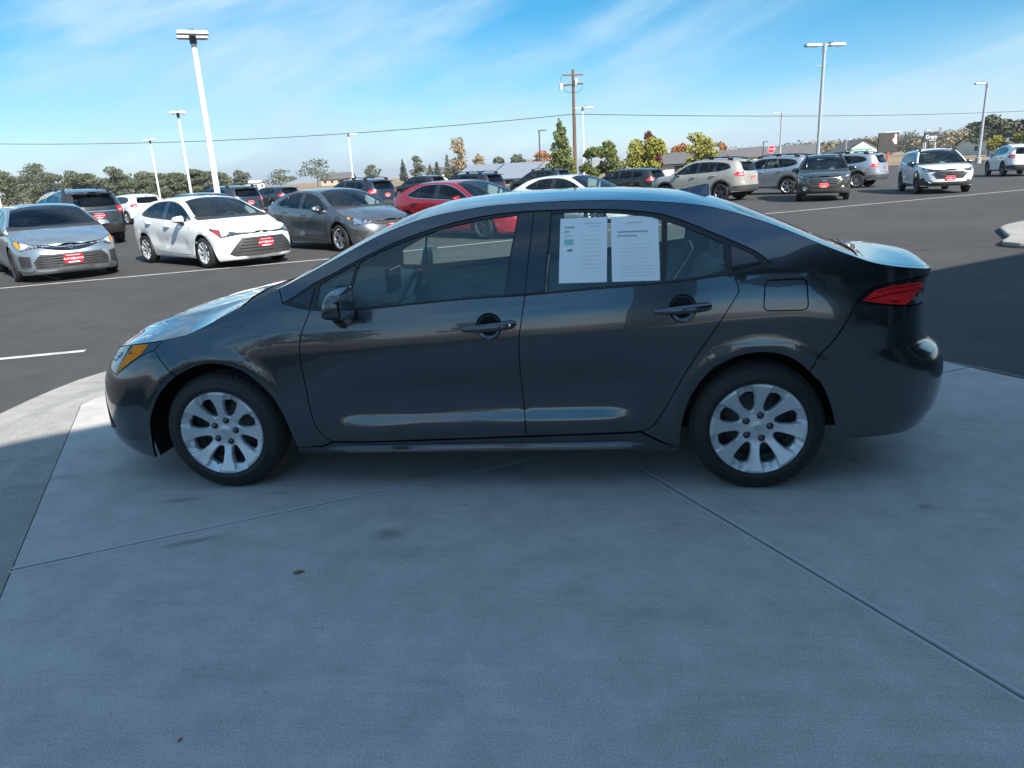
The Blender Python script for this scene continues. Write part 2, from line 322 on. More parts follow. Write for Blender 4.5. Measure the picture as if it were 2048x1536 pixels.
def normals_of(f,a,b):
    e=.003; n=np.cross(f(a+e,b)-f(a-e,b),f(a,b+e)-f(a,b-e)); p=f(a,b)
    n/=np.maximum(np.linalg.norm(n,axis=1,keepdims=True),1e-9)
    c=np.stack([np.clip(p[:,0],-1.2,1.2)*.85,p[:,1]*0,p[:,2]*0+.55],-1)
    s=np.sign(np.sum(n*(p-c),1,keepdims=True)); s[s==0]=1; return n*s
def dom(B,poly,kind):
    """(x,z) / (x,q) / (y,z) outline -> surface domain"""
    p=np.array(poly,float)
    if kind=='side': return list(zip(B.u_of_x(p[:,0],p[:,1]),p[:,1]))
    if kind=='top': return [(x,q*.8) for x,q in poly]
    if kind in('front','rear'):
        e=-1 if kind=='front' else 1; u=B.u_of_y(p[:,0],p[:,1],e); d=np.abs(u-(B.uF if e<0 else B.uR))
        return list(zip(np.sign(p[:,0])*d,p[:,1]))
def wrapdom(B,half,kind):
    """half outline of ('y',y,z) or (x,z) points, centre line to centre line -> whole outline"""
    e=-1 if kind=='front' else 1; ue=B.uF if e<0 else B.uR
    isy=np.array([q[0]=='y' for q in half]); a=np.array([q[1] if q[0]=='y' else q[0] for q in half],float); z=np.array([q[-1] for q in half],float)
    u=np.where(isy,B.u_of_y(np.where(isy,a,.1),z,e),B.u_of_x(np.where(isy,0.,a),z)); o=[(abs(float(p)-ue),float(q)) for p,q in zip(u,z)]
    return o+[(-a,z) for a,z in reversed(o) if a>1e-6]
def panel(name,B,D,kind,m,parent,side=-1,holes=(),step=.03,inset=.0022,skirt=.012,off=0.0,hin=None):
    f=fmap(B,kind,side); D=dedupe(D)
    if inset: D=[tuple(q) for q in insetp(D,inset)]
    loops=[subdiv(D,step)]+[subdiv([tuple(q) for q in insetp(dedupe(h),-(inset if hin is None else hin))] if inset else dedupe(h),step) for h in holes]
    pts=[];edges=[]
    for l in loops:
        b=len(pts); pts+=l; edges+=[(b+i,b+(i+1)%len(l)) for i in range(len(l))]
    bp=np.array(pts); lo=bp.min(0);hi=bp.max(0)
    gx=np.arange(lo[0]+step*.5,hi[0],step); gy=np.arange(lo[1]+step*.5,hi[1],step)
    if len(gx) and len(gy):
        G=np.array([(x+(j%2)*step*.5,y) for j,y in enumerate(gy) for x in gx]); k=inpoly(G,loops[0])
        for h in loops[1:]: k&=~inpoly(G,h)
        G=G[k]
        if len(G):
            d=np.min(np.abs(G[:,None,0]-bp[None,:,0])+np.abs(G[:,None,1]-bp[None,:,1]),1); pts+= [tuple(q) for q in G[d>step*.55]]
    V,E,F,_,_,_=delaunay_2d_cdt([Vector(q) for q in pts],edges,[],0,1e-7)
    V=np.array([tuple(v) for v in V]); F=np.array([tuple(t) for t in F if len(t)==3]); c=V[F].mean(1); k=inpoly(c,loops[0])
    for h in loops[1:]: k&=~inpoly(c,h)
    F=F[k]
    a,b=V[:,0],V[:,1]; N=normals_of(f,a,b); P=f(a,b)+N*off
    t=P[F]; fn=np.cross(t[:,1]-t[:,0],t[:,2]-t[:,0]); fl=np.sum(fn*N[F[:,0]],1)<0; F[fl]=F[fl][:,::-1]
    P=list(P);NN=list(N);FF=[tuple(q) for q in F]
    if skirt:
        for li,l in enumerate(loops):
            q=np.array(l); n=normals_of(f,q[:,0],q[:,1]); p=f(q[:,0],q[:,1])+n*off; base=len(P); k=len(l)
            tg=np.roll(p,-1,0)-np.roll(p,1,0); o=np.cross(tg,n); o/=np.maximum(np.linalg.norm(o,axis=1,keepdims=True),1e-9)
            P+=list(p)+list(p-n*skirt); NN+=list(o)+list(o)
            FF+=[(base+i,base+(i+1)%k,base+k+(i+1)%k,base+k+i) for i in range(k)]
    return link(name,mesh(name,P,FF,m,True,NN),parent)
def scale_spec(sp,O,sx,sy,sz,wr=None):
    S=dict(sp); T=dict(O)
    for k in('belt','rail','centre','nose','tail'): S[k]=[(x*sx,z*sz) for x,z in sp[k]]
    S['section']=[(q,y*sy) for q,y in sp['section']]
    if 'section2' in sp: S['section2']=[(q,y*sy) for q,y in sp['section2']]
    S['tumble']=(sp['tumble'][0]*sy/sz,sp['tumble'][1]*sy/sz/sz)
    S['front']=(sp['front'][0]*sx,)+sp['front'][1:]; S['rear']=(sp['rear'][0]*sx,)+sp['rear'][1:]
    S['wheels']=tuple(x*sx for x in sp['wheels']); S['yt']=sp['yt']*sy; S['wr']=wr or sp['wr']
    S['crease']=[(a*sx,b*sx,c,d,h) for a,b,c,d,h in sp.get('crease',[])]
    for k,v in O.items():
        if isinstance(v,list): T[k]=[(x*sx,z*sz) for x,z in v]
        elif isinstance(v,tuple): T[k]=(v[0]*(sy if k=='headin' else sx),v[1]*sz)
        elif k in('cutF','cutR','headtip','fx','hoodx'): T[k]=v*sx
        elif k=='rock': T[k]=v*sz
    return S,T
def solve(fn,a,b):
    fa=fn(a)
    for _ in range(30):
        m=(a+b)/2; fm=fn(m)
        if (fm>0)==(fa>0): a=m
        else: b=m
    return (a+b)/2
def ease(a,b,n): return [a+(b-a)*i/n for i in range(n+1)]
class Car:
    """Everything that is the same on every car: skin panels, glass, wheels, seats."""
    def __init__(s,root,sp,O,pm,hi,gl=None,rear_gl=None,clad=None):
        s.root=root; s.B=Body(sp); s.sp=sp; s.O=O; s.pm=pm; s.hi=hi; s.st=.028 if hi else .11; s.n=8 if hi else 3
        s.gl=gl or M_BGGLASS; s.rgl=rear_gl or s.gl; s.ins=.0024 if hi else .003; s.sk=.014 if hi else .02
        s.suv=O.get('suv',False)
        B=s.B; s.tipF=solve(lambda x:float(B.xf(B.zr(x)))-x,sp['nose'][0][0]-.35,sp['nose'][0][0]+.3); s.tipR=solve(lambda x:float(B.xr(B.zr(x)))-x,sp['tail'][0][0]-.3,sp['tail'][0][0]+.3)
        s.xq=solve(lambda x:float(B.yrail(x))-sp['yt'],s.tipR-.45,s.tipR-.001)
    def zr(s,x): return float(s.B.zr(x))
    def rail(s,a,b,n): return [(x,s.zr(x)) for x in ease(a,b,n)]
    def side(s,name,poly,m=None,holes=(),**k):
        r=[]
        for sd in(-1,1):
            kk=dict(step=s.st,inset=s.ins,skirt=s.sk); kk.update(k)
            r.append(panel(name,s.B,dom(s.B,poly,'side'),'side',m or s.pm,s.root,sd,[dom(s.B,h,'side') for h in holes],**kk))
        return r
    def end(s,name,kind,poly,m,mirror=False,parent=None,**k):
        r=[]
        for sg in((1,-1) if mirror else (1,)):
            kk=dict(step=s.st*.8,inset=0,skirt=.01,off=.004); kk.update(k)
            r.append(panel(name,s.B,dom(s.B,[(sg*y,z) for y,z in poly],kind),kind,m,parent or s.root,**kk))
        return r
    def wrap(s,name,kind,half,m,**k):
        kk=dict(step=s.st,inset=s.ins,skirt=s.sk); kk.update(k)
        return panel(name,s.B,wrapdom(s.B,half,kind),kind,m,s.root,**kk)
    def top(s,name,poly,m,holes=(),**k):
        kk=dict(step=s.st,inset=s.ins,skirt=s.sk); kk.update(k)
        return panel(name,s.B,dom(s.B,poly,'top'),'top',m,s.root,holes=[dom(s.B,h,'top') for h in holes],**kk)
    def skin(s,door_holes=((),()),fuel=None):
        O=s.O;B=s.B;n=s.n;sp=s.sp;yt=sp['yt']
        aF=crv(O['archF'],n); aR=crv(O['archR'],n); dF=crv(O['doorF'],n); dB=O['doorB']; dR=crv(O['doorR'],n); spl=crv(O['split'],n); lo=crv(O['dlolow'],max(2,n//2)); up=crv(O['dlotop'],n)
        xs=O['split'][0][0]; zx=O['split'][-1]
        # fender
        hb=O['bumpF']; fend=[hb]+s.rail(O['headtip'],O['fx'],14 if not s.hi else 40)+[q for q in lo if q[0]<=O['doorF'][0][0]+1e-6]+dF
        fend+=[(dF[-1][0]-.06,O['archF'][-1][1]+.008)]+[q for q in reversed(aF) if q[0]>O['cutF']]+[(O['cutF'],float(np.interp(O['cutF'],[q[0] for q in aF],[q[1] for q in aF])))]
        s.fender=s.side('fender',fend)
        # doors
        b1=[q for q in dB if q[0]<zx[0]-1e-6]+[zx]; b2=[zx]+[q for q in dB if q[0]>zx[0]+1e-6]
        l1=[q for q in lo if O['doorF'][0][0]<q[0]<xs-1e-6]; l2=[q for q in lo if xs+1e-6<q[0]<O['doorR'][-1][0]-1e-6]
        s.front_door=s.side('front_door',dF+b1[1:]+list(reversed(spl))[1:]+list(reversed(l1)),holes=door_holes[0])
        s.rear_door=s.side('rear_door',spl+b2[1:]+dR[1:]+list(reversed(l2)),holes=door_holes[1])
        # quarter panel with pillars and roof rail
        zt=O['tailup'][-1][1]
        xt=float(B.S(B.u_of_y(np.array([yt]),np.array([zt]),1),np.array([zt]))[0][0])
        q=s.rail(O['fx'],s.xq,30 if not s.hi else 90)+[(xt,zt)]+list(reversed(crv(O['tailup'],n)))
        q+=[(O['cutR'],float(np.interp(O['cutR'],[p[0] for p in aR],[p[1] for p in aR])))]+[p for p in reversed(aR) if p[0]<O['cutR']]
        q+=[(O['archR'][0][0]-.09,dB[-1][1]-.055)]+dR+[p for p in lo if p[0]>O['doorR'][-1][0]+1e-6]+up[1:]
        s.quarter=s.side('quarter_panel',q,holes=[fuel] if fuel else ())
        # sill
        rk=O['rock']; dz=O['dz']
        sill=[(O['archF'][-1][0]-.003,rk+.005),(O['archF'][-1][0],O['archF'][-1][1]),(dF[-1][0]-.06,O['archF'][-1][1]+.002)]+[(x,z-dz) for x,z in dB]+[(O['archR'][0][0]-.09,dB[-1][1]-.062),(O['archR'][0][0],O['archR'][0][1]),(O['archR'][0][0],rk+.005)]
        s.side('sill',sill,m=s.sillm if hasattr(s,'sillm') else None,inset=.001)
        # bumpers
        bf=[('y',0,O['fb']) if 'fb' in O else ('y',0,.165),('y',.45,.16),('y',.62,.158)] if 'fb' not in O else [('y',0,O['fb']),('y',.5,O['fb']),('y',.66,O['fb'])]
        bf+= [p for p in aF if p[0]<O['cutF']]+[(O['cutF'],float(np.interp(O['cutF'],[p[0] for p in aF],[p[1] for p in aF])))]+list(crv(O['headlow'],n))
        hi_=O['headin']; bf+=[('y',(hi_[0]+.55)/1.7,hi_[1]-.006),('y',hi_[0],hi_[1]),('y',hi_[0]*.5,hi_[1]+.004),('y',0,hi_[1]+.005)]
        s.front_bumper=s.wrap('front_bumper','front',bf,s.pm)
        # headlights and strip between
        he=[]
        for x in ease(O['headtip'],s.tipF,40):
            y=float(B.yrail(x))
            if y<hi_[0]+.01: break
            he.append((x,s.zr(x)-.002))
        s.headout=he
        xe=he[-1]
        for sg in(-1,1): pass
        hp=[(float(a),float(z)) for a,z in he]
        lowx=list(reversed(crv(O['headlow'],n)))
        hd=[]
        for sd in(-1,1):
            D=dom(B,hp,'side'); uy=float(B.u_of_y(np.array([hi_[0]]),np.array([hi_[1]]),-1)[0]); um=float(B.u_of_y(np.array([(hi_[0]+.55)/1.7]),np.array([hi_[1]-.006]),-1)[0])
            D=D+[(uy,hi_[1]),(um,hi_[1]-.006)]+dom(B,lowx,'side')
            hd.append(panel('headlight',B,D,'side',s.headm if hasattr(s,'headm') else M_HEADL,s.root,sd,(),step=s.st*.7,inset=s.ins,skirt=s.sk,off=.001))
        s.headlight=hd
        ys=ease(hi_[0],0,6); strip=[]
        for y in ys:
            x=solve(lambda t:float(B.yrail(t))-y,s.tipF,s.tipF+.5) if y>.001 else s.tipF; strip.append(('y',y,s.zr(x)-.002))
        half=[('y',0,hi_[1]+.005),('y',hi_[0]*.5,hi_[1]+.004),('y',hi_[0],hi_[1])]+strip
        s.wrap('nose_strip','front',half,M_GLOSSBLACK,inset=.001,off=-.004)
        # rear bumper, tail lamps, boot face
        zb2=O.get('rbtop',.70); rb=[('y',0,O.get('rb',.20)),('y',.5,O.get('rb',.20)+.01)]+([(2.148*sp['tail'][0][0]/2.265,.245)] if not s.suv else [(O['archR'][-1][0]+.25,O.get('rb',.2)+.015)])
        rb+=[p for p in reversed(aR) if p[0]>O['cutR']]+[(O['cutR'],float(np.interp(O['cutR'],[p[0] for p in aR],[p[1] for p in aR])))]+crv(O['taillow'],n)
        zl=O['taillow'][-1][1]
        rb+=[('y',yt,zl),('y',yt-.02,zb2+.04),('y',yt-.06,zb2),('y',0,zb2)]
        s.rear_bumper=s.wrap('rear_bumper','rear',rb,s.pm)
        tl=list(crv(O['taillow'],n))+[(xt_,z_) for xt_,z_ in [(float(B.S(B.u_of_y(np.array([yt]),np.array([z]),1),np.array([z]))[0][0]),z) for z in ease(zl,zt,5)]]+list(reversed(crv(O['tailup'],n)))[:-1]
        s.tailpoly=tl
        s.taillight=s.side('taillight',tl,m=s.tailm if hasattr(s,'tailm') else M_RED,step=s.st*.7,off=.001)
        # boot / liftgate face
        face=[('y',0,zb2),('y',yt-.06,zb2),('y',yt-.02,zb2+.04),('y',yt,zl)]+[('y',yt,z) for z in ease(zl,zt,5)[1:]]
        for y in ease(yt,0,10):
            x=solve(lambda t:float(B.yrail(t))-y,s.tipR-.5,s.tipR) if y>.001 else s.tipR; face.append(('y',y,s.zr(x)-.002))
        s.facehalf=face
        # top panels
        qs=ease(-1,1,24 if s.hi else 8); hx=O['hoodx']; hc=O.get('hoodc',.13); wb=O.get('wsb',-1.12*sp['wheels'][1]/1.35); wt=O.get('wst',-.22*sp['wheels'][1]/1.35)
        s.hood=s.top('hood',[(x,1) for x in ease(s.tipF+.002,hx,30 if s.hi else 12)]+[(hx-hc*(1-q*q),q) for q in reversed(qs)][1:-1]+[(x,-1) for x in ease(hx,s.tipF+.002,30 if s.hi else 12)],s.pm)
        s.top('cowl',[(hx-hc*(1-q*q)+.006,q) for q in qs]+[(wb+.135*q*q,q) for q in reversed(qs)],M_PLASTIC,inset=.0,off=-.006)
        we=O.get('wse',.945); wr_=[(wb+.135*q*q*we*we,q*we) for q in qs]; wt_=[(wt-.10*q*q*(we-.02)**2,q*(we-.02)) for q in reversed(qs)]
        s.windshield=s.top('windshield',wr_+wt_,M_WIND if s.hi else s.gl,inset=0,skirt=0,off=-.004)
        wf=[(wb+.135*we*we,we)]
        fr=[(wb+.135,1)]+[(x,1) for x in ease(wb+.135,s.xq,20 if not s.hi else 70)][1:]
        if not s.suv:
            rt=O.get('rgt',1.22*sp['wheels'][1]/1.35); rbm=O.get('rgb',1.87*sp['wheels'][1]/1.35); s.tc=rbm+.03
            rg=[(rt+.04*q*q,q*.91) for q in qs]+[(rbm-.09*q*q,q*.935) for q in reversed(qs)]
            s.rear_glass=s.top('rear_window',rg,s.rgl,inset=0,skirt=0,off=-.004)
            fr+=[(s.xq,.93),(s.tc-.09+.01,.93)]+[(s.tc-.09*q*q,q*.93) for q in reversed(qs)][1:-1]+[(s.tc-.09+.01,-.93),(s.xq,-.93)]
            s.trunk=s.top('trunk_lid',[(s.tc-.09*q*q,q*.93) for q in qs]+[(s.xq,.93),(s.xq,1)]+[(x,1) for x in ease(s.xq,s.tipR-.002,12)][1:]+[(x,-1) for x in ease(s.tipR-.002,s.xq,12)]+[(s.xq,-.93)],s.pm)
            fr+=[(x,-1) for x in ease(s.xq,wb+.135,20 if not s.hi else 70)]+[(wb+.135*we*we,-we)]+list(reversed(wt_))+[(wb+.135*we*we,we)]
            s.roof=s.top('roof',fr,s.pm,holes=[rg],hin=.0)
            s.wrap('trunk_face','rear',face,s.pm)
        else:
            fr+=[(x,1) for x in ease(s.xq,s.tipR-.002,10)][1:]+[(x,-1) for x in ease(s.tipR-.002,wb+.135,26)]+[(wb+.135*we*we,-we)]+list(reversed(wt_))+[(wb+.135*we*we,we)]
            s.roof=s.top('roof',fr,s.pm)
            rg=O['rglass']; hole=wrapdom(B,[('y',y,z) for y,z in rg],'rear')
            s.liftgate=panel('liftgate',B,wrapdom(B,face,'rear'),'rear',s.pm,s.root,holes=[hole],step=s.st,inset=s.ins,skirt=s.sk,hin=0)
            s.rear_glass=panel('rear_window',B,hole,'rear',s.rgl,s.root,step=s.st,inset=0,skirt=0,off=-.003)
    def windows(s,panes,trimm=M_GLOSSBLACK,chrome=None):
        O=s.O; up=crv(O['dlotop'],s.n); lo=crv(O['dlolow'],max(2,s.n//2))
        s.side('window_trim',lo+up[1:-1],m=trimm,holes=panes,inset=.0005,skirt=.006,off=-.003,hin=0)
        out=[]
        for i,p in enumerate(panes): out.append(s.side('window',p,m=s.gl if i<s.O.get('dark_from',9) else s.rgl,inset=0,skirt=0,off=-.008))
        if chrome:
            rim=[tuple(q) for q in insetp(dedupe(lo+up[1:-1]),-.004)]; inn=[tuple(q) for q in insetp(dedupe(lo+up[1:-1]),.010)]
            s.side('window_moulding',rim,m=chrome,holes=[inn],inset=0,skirt=.006,off=.003)
        return out
    def under(s):
        sp=s.sp; w=sp['wheels']; g=s.O['rock']+.0; me=MB()
        me.box((0,0,g+.12),(w[1]-w[0]-.75,1.5*sp['section'][4][1]/.866,.22)); me.box((w[0],0,g+.28),(1.0,1.10,.5)); me.box((w[1],0,g+.28),(.95,1.10,.5))
        me.box((sp['nose'][0][0]+.33,0,g+.2),(.45,.95,.30)); me.box((sp['tail'][0][0]-.50,0,g+.26),(.5,1.0,.30))
        me.build('underbody',M_VOID,s.root)
        for wx in w:      # arch liners
            for sd in(-1,1):
                m2=MB(); R=sp['arch']+(.05 if wx<0 and s.hi else .018); V=[];F=[]
                for i in range(19):
                    lo_=-.07 if wx<0 else -.02; a=math.pi*(lo_+(1.11-lo_)*i/18)
                    for y in(.55,(.825 if s.hi else .80)*sp['section'][4][1]/.866): V.append((wx+R*math.cos(a),sd*y,sp['wr']+R*math.sin(a)))
                F=[(2*i,2*i+1,2*i+3,2*i+2) for i in range(18)]; m2.add(V,F); m2.build('wheel_liner',M_VOID,s.root,True)
# ------------------------------------------------------------------ setting: ground, lot, concrete apron
def ground_mat(name,c1,c2,c3,scales,rough,bump,speck=None,stain=None):
    m=bpy.data.materials.new(name); m.use_nodes=True; nt=m.node_tree; N=nt.nodes; L=nt.links; b=N['Principled BSDF']; b.inputs['Roughness'].default_value=rough; b.inputs['Specular IOR Level'].default_value=.35
    tc=N.new('ShaderNodeTexCoord')
    def noise(sc,det=5,ro=.6,dist=0,stretch=None):
        n=N.new('ShaderNodeTexNoise'); n.inputs['Scale'].default_value=sc; n.inputs['Detail'].default_value=det; n.inputs['Roughness'].default_value=ro; n.inputs['Distortion'].default_value=dist
        if stretch:
            mp=N.new('ShaderNodeMapping'); mp.inputs['Rotation'].default_value=(0,0,stretch[0]); mp.inputs['Scale'].default_value=(stretch[1],stretch[2],1); L.new(tc.outputs['Object'],mp.inputs[0]); L.new(mp.outputs[0],n.inputs['Vector'])
        else: L.new(tc.outputs['Object'],n.inputs['Vector'])
        return n.outputs[0]
    def ramp(v,a,b_,ca,cb):
        r=N.new('ShaderNodeValToRGB'); r.color_ramp.elements[0].position=a; r.color_ramp.elements[1].position=b_; r.color_ramp.elements[0].color=(*ca,1); r.color_ramp.elements[1].color=(*cb,1); L.new(v,r.inputs[0]); return r.outputs[0]
    def mul(a,c,f=1.0,mode='MULTIPLY'):
        x=N.new('ShaderNodeMix'); x.data_type='RGBA'; x.blend_type=mode; x.inputs[0].default_value=f; L.new(a,x.inputs[6]); L.new(c,x.inputs[7]); return x.outputs[2]
    col=ramp(noise(scales[0],6,.6,.3),.32,.68,c1,c2)
    col=mul(col,ramp(noise(scales[1],4,.7),.25,.75,(.80,.80,.80),(1.12,1.12,1.12)))
    fine=noise(scales[2],3,.7); col=mul(col,ramp(fine,.3,.7,(.72,.72,.72),(1.22,1.22,1.22)))
    if speck: col=mul(col,ramp(noise(speck[0],2,.5),speck[1],speck[1]+.05,(1,1,1),speck[2]))
    if stain:
        for sc,lo,hi,c,st in stain: col=mul(col,ramp(noise(sc,5,.65,.6,st),lo,hi,(1,1,1),c))
    L.new(col,b.inputs['Base Color'])
    k=N.new('ShaderNodeBump'); k.inputs['Strength'].default_value=bump[1]; k.inputs['Distance'].default_value=.01
    L.new(noise(bump[0],4,.7),k.inputs['Height']); L.new(k.outputs[0],b.inputs['Normal']); return m
M_ASPHALT=ground_mat('asphalt',(.053,.051,.049),(.069,.066,.063),None,(.35,2.5,160),.85,(260,.5),speck=(420,.62,(1.8,1.8,1.75)),stain=[(.5,.55,.72,(.82,.82,.83),(math.radians(28),.12,1.6)),(1.1,.60,.66,(.80,.80,.80),None)])
M_CONCRETE=ground_mat('concrete',(.475,.45,.415),(.515,.485,.45),None,(.8,5,140),.88,(180,.25),stain=[(.7,.52,.78,(.86,.86,.87),(math.radians(20),.35,1.5)),(2.2,.58,.74,(.84,.84,.85),(math.radians(-15),.5,2.0)),(7,.45,.75,(.90,.90,.90),(math.radians(28),.25,9)),(16,.64,.72,(.80,.78,.76),None)])
M_GUTTER=ground_mat('gutter_concrete',(.31,.295,.27),(.37,.355,.325),None,(1.2,6,120),.9,(150,.3),stain=[(1.4,.5,.8,(.75,.73,.70),(math.radians(60),.4,2.0))])
M_FIELD=ground_mat('dry_field',(.22,.155,.095),(.30,.22,.13),None,(.02,.15,2),.95,(3,.3))
M_JOINT=mat('joint_filler',(.05,.048,.045),.95)
M_LINE=mat('road_paint_white',(.62,.61,.58),.7,noise=(6,.22,(.40,.39,.37)))
def sheet(name,poly,z,m,parent=None,kind=None):
    o=link(name,mesh(name,[(x,y,z) for x,y in poly],[tuple(range(len(poly)))],m,False),parent)
    if kind: o['kind']=kind
    return o
tag(sheet('ground',[(-9000,-9000),(9000,-9000),(9000,9000),(-9000,9000)],-.16,M_FIELD),kind='structure')
LOT=-.05
tag(sheet('asphalt_lot',[(-70,-40),(60,-60),(95,70),(62,96),(0,90),(-46,64),(-62,40)],LOT,M_ASPHALT),kind='structure')
# concrete apron: slabs separated by tooled joints, gutter strip round its outer edge
E1=np.array((.868,.497)); E2=np.array((.517,-.856)); AP=np.array((.60,-.27))
def apron():
    g=.006   # half joint
    J=np.array((-3.34,.62)); R0=np.array((3.20,1.42)); Lf=J+E2*float(np.dot(AP-E1*3.05-J,E2)); XR=AP+E1*3.10; X=AP+E2*3.3; XL=Lf+E2*3.3
    inner=[J+E2*10,J+E2*6,J+E2*2.83,J+E2*1.4,J,np.array((-3.05,1.22)),np.array((-2.55,1.72)),np.array((-1.2,2.35)),np.array((1.6,2.35)),R0,R0+E2*.8]
    f=lambda P:[tuple(q) for q in crv(P,6)]
    A=f(inner)
    for i in range(4):
        for k in range(6): A[i*6+k]=tuple(inner[i]+(inner[i+1]-inner[i])*k/6)
    arc=A[24:-6]        # the curved return from the left joint to the right edge
    base=[tuple(q) for q in insetp(arc+[tuple(XR),tuple(X+E1*3.1),tuple(X+E1*3.1+E2*8),tuple(XL+E2*8),tuple(XL)],.02)]
    pad=sheet('concrete_apron',base,-.008,M_JOINT); tag(pad,kind='structure')
    def slab(P,ins=g):
        P=[tuple(q) for q in insetp([np.array(p,float) for p in P],ins)]
        mb=MB(); mb.prism(P,-.05,0.0); return mb.build('slab',M_CONCRETE,pad,bevel=.003)
    edge=mat('tooled_joint_edge',(.52,.515,.50),.85,noise=(30,.3,(.46,.455,.44))); pale=mat('joint_dust',(.34,.335,.32),.95)
    def trim(a,b,w,o,m,z,nm):
        a=np.array(a);b=np.array(b); d_=(b-a)/np.linalg.norm(b-a); n_=np.array((-d_[1],d_[0])); P=[a+n_*(o-w/2),b+n_*(o-w/2),b+n_*(o+w/2),a+n_*(o+w/2)]; sheet(nm,[tuple(q) for q in P],z,m,pad)
    for a,b in((Lf,AP),(AP,X),(X,X+E2*4)):
        for o in(-.017,.017): trim(a,b,.016,o,edge,.0012,'joint_edge')
    trim(Lf+E1*.3,AP-E1*.05,.012,0,pale,-.004,'joint_dust')
    slab([Lf,AP,XR]+list(reversed(arc)))                       # the slab under the car
    slab([XL,X,AP,Lf]); slab([X,X+E1*3.1,XR,AP])
    X2=X+E2*4; slab([XL+E2*4,X2,X,XL]); slab([X2,X2+E1*3.1,X+E1*3.1,X])
    X3=X2+E2*6; slab([XL+E2*10,X3,X2,XL+E2*4]); slab([X3,X3+E1*3.1,X2+E1*3.1,X2])
    mid=[J+E2*10-E1*.34,J+E2*6-E1*.34,J+E2*2.83-E1*.33,J+E2*1.4-E1*.33,J-E1*.30+E2*.02,np.array((-3.36,1.42)),np.array((-2.78,2.02)),np.array((-1.3,2.68)),np.array((1.7,2.68)),R0+np.array((.02,.03)),R0+E2*.8+E1*.012]
    outer=[J+E2*10-E1*1.0,J+E2*6-E1*1.0,J+E2*2.83-E1*.98,J+E2*1.4-E1*.96,J-E1*.74+E2*.15,np.array((-3.98,1.72)),np.array((-3.16,2.52)),np.array((-1.45,3.2)),np.array((1.75,2.95)),R0+np.array((.04,.07)),R0+E2*.8+E1*.03]
    Bm,Cc=f(mid),f(outer); n=len(A); V=[];F=[]
    for (a,b,c) in zip(A,Bm,Cc):
        m1=((a[0]*.35+b[0]*.65),(a[1]*.35+b[1]*.65)); m2=((b[0]*.6+c[0]*.4),(b[1]*.6+c[1]*.4))
        V+=[(*a,-.05),(*a,-.002),(*m1,-.002),(*b,-.016),(*m2,-.043),(*c,-.042),(*c,-.12)]
    for i in range(n-1):
        for k in range(6): F.append((i*7+k,i*7+k+1,(i+1)*7+k+1,(i+1)*7+k))
    gut=link('gutter',mesh('gutter',V,F,M_GUTTER,False)); tag(gut,kind='structure')
apron()
def stripe(a,b,w=.10,label=None):
    a=np.array(a);b=np.array(b); d=(b-a)/np.linalg.norm(b-a); n=np.array((-d[1],d[0]))*w/2
    o=sheet('road_marking',[tuple(a-n),tuple(b-n),tuple(b+n),tuple(a+n)],LOT+.004,M_LINE); tag(o,kind='structure'); return o
stripe((-24.0,-.4),(-10.43,7.96)); 
stripe((-10.43,7.96),(-5.02,10.95)); stripe((-5.02,10.95),(5.49,18.76)); stripe((5.49,18.76),(30,34.3))
stripe((-9.2,1.0),(-4.82,2.67),.11)
def lane(p,d,l): 
    p=np.array(p); d=np.array(d)/np.linalg.norm(d); stripe(p,p+d*l)
for k in range(-2,5):
    q=np.array((-10.0,9.0))+np.array((2.95,1.95))*k; lane(q,(-.80,.60),5.2); lane(q+np.array((-.8,.6))*18.5,(-.80,.60),10.5)
# kerbed island at the right edge
isl=[(8.33,11.2),(8.9,11.95),(10.2,12.9),(13,13.4),(14,9),(10,7.2),(7.3,8.45),(7.75,9.7)]
mb=MB(); mb.prism([tuple(q) for q in crv(isl+[isl[0]],4)][:-1],-.05,.035); o=mb.build('island_kerb',M_GUTTER,bevel=.035); tag(o,kind='structure')
inn=[tuple(q) for q in insetp(isl,.42)]
mb=MB(); mb.prism([tuple(q) for q in crv(inn+[inn[0]],4)][:-1],.02,.045); o=mb.build('island_mulch',mat('bark_mulch',(.05,.035,.025),.95,bump=(40,.8)),o)
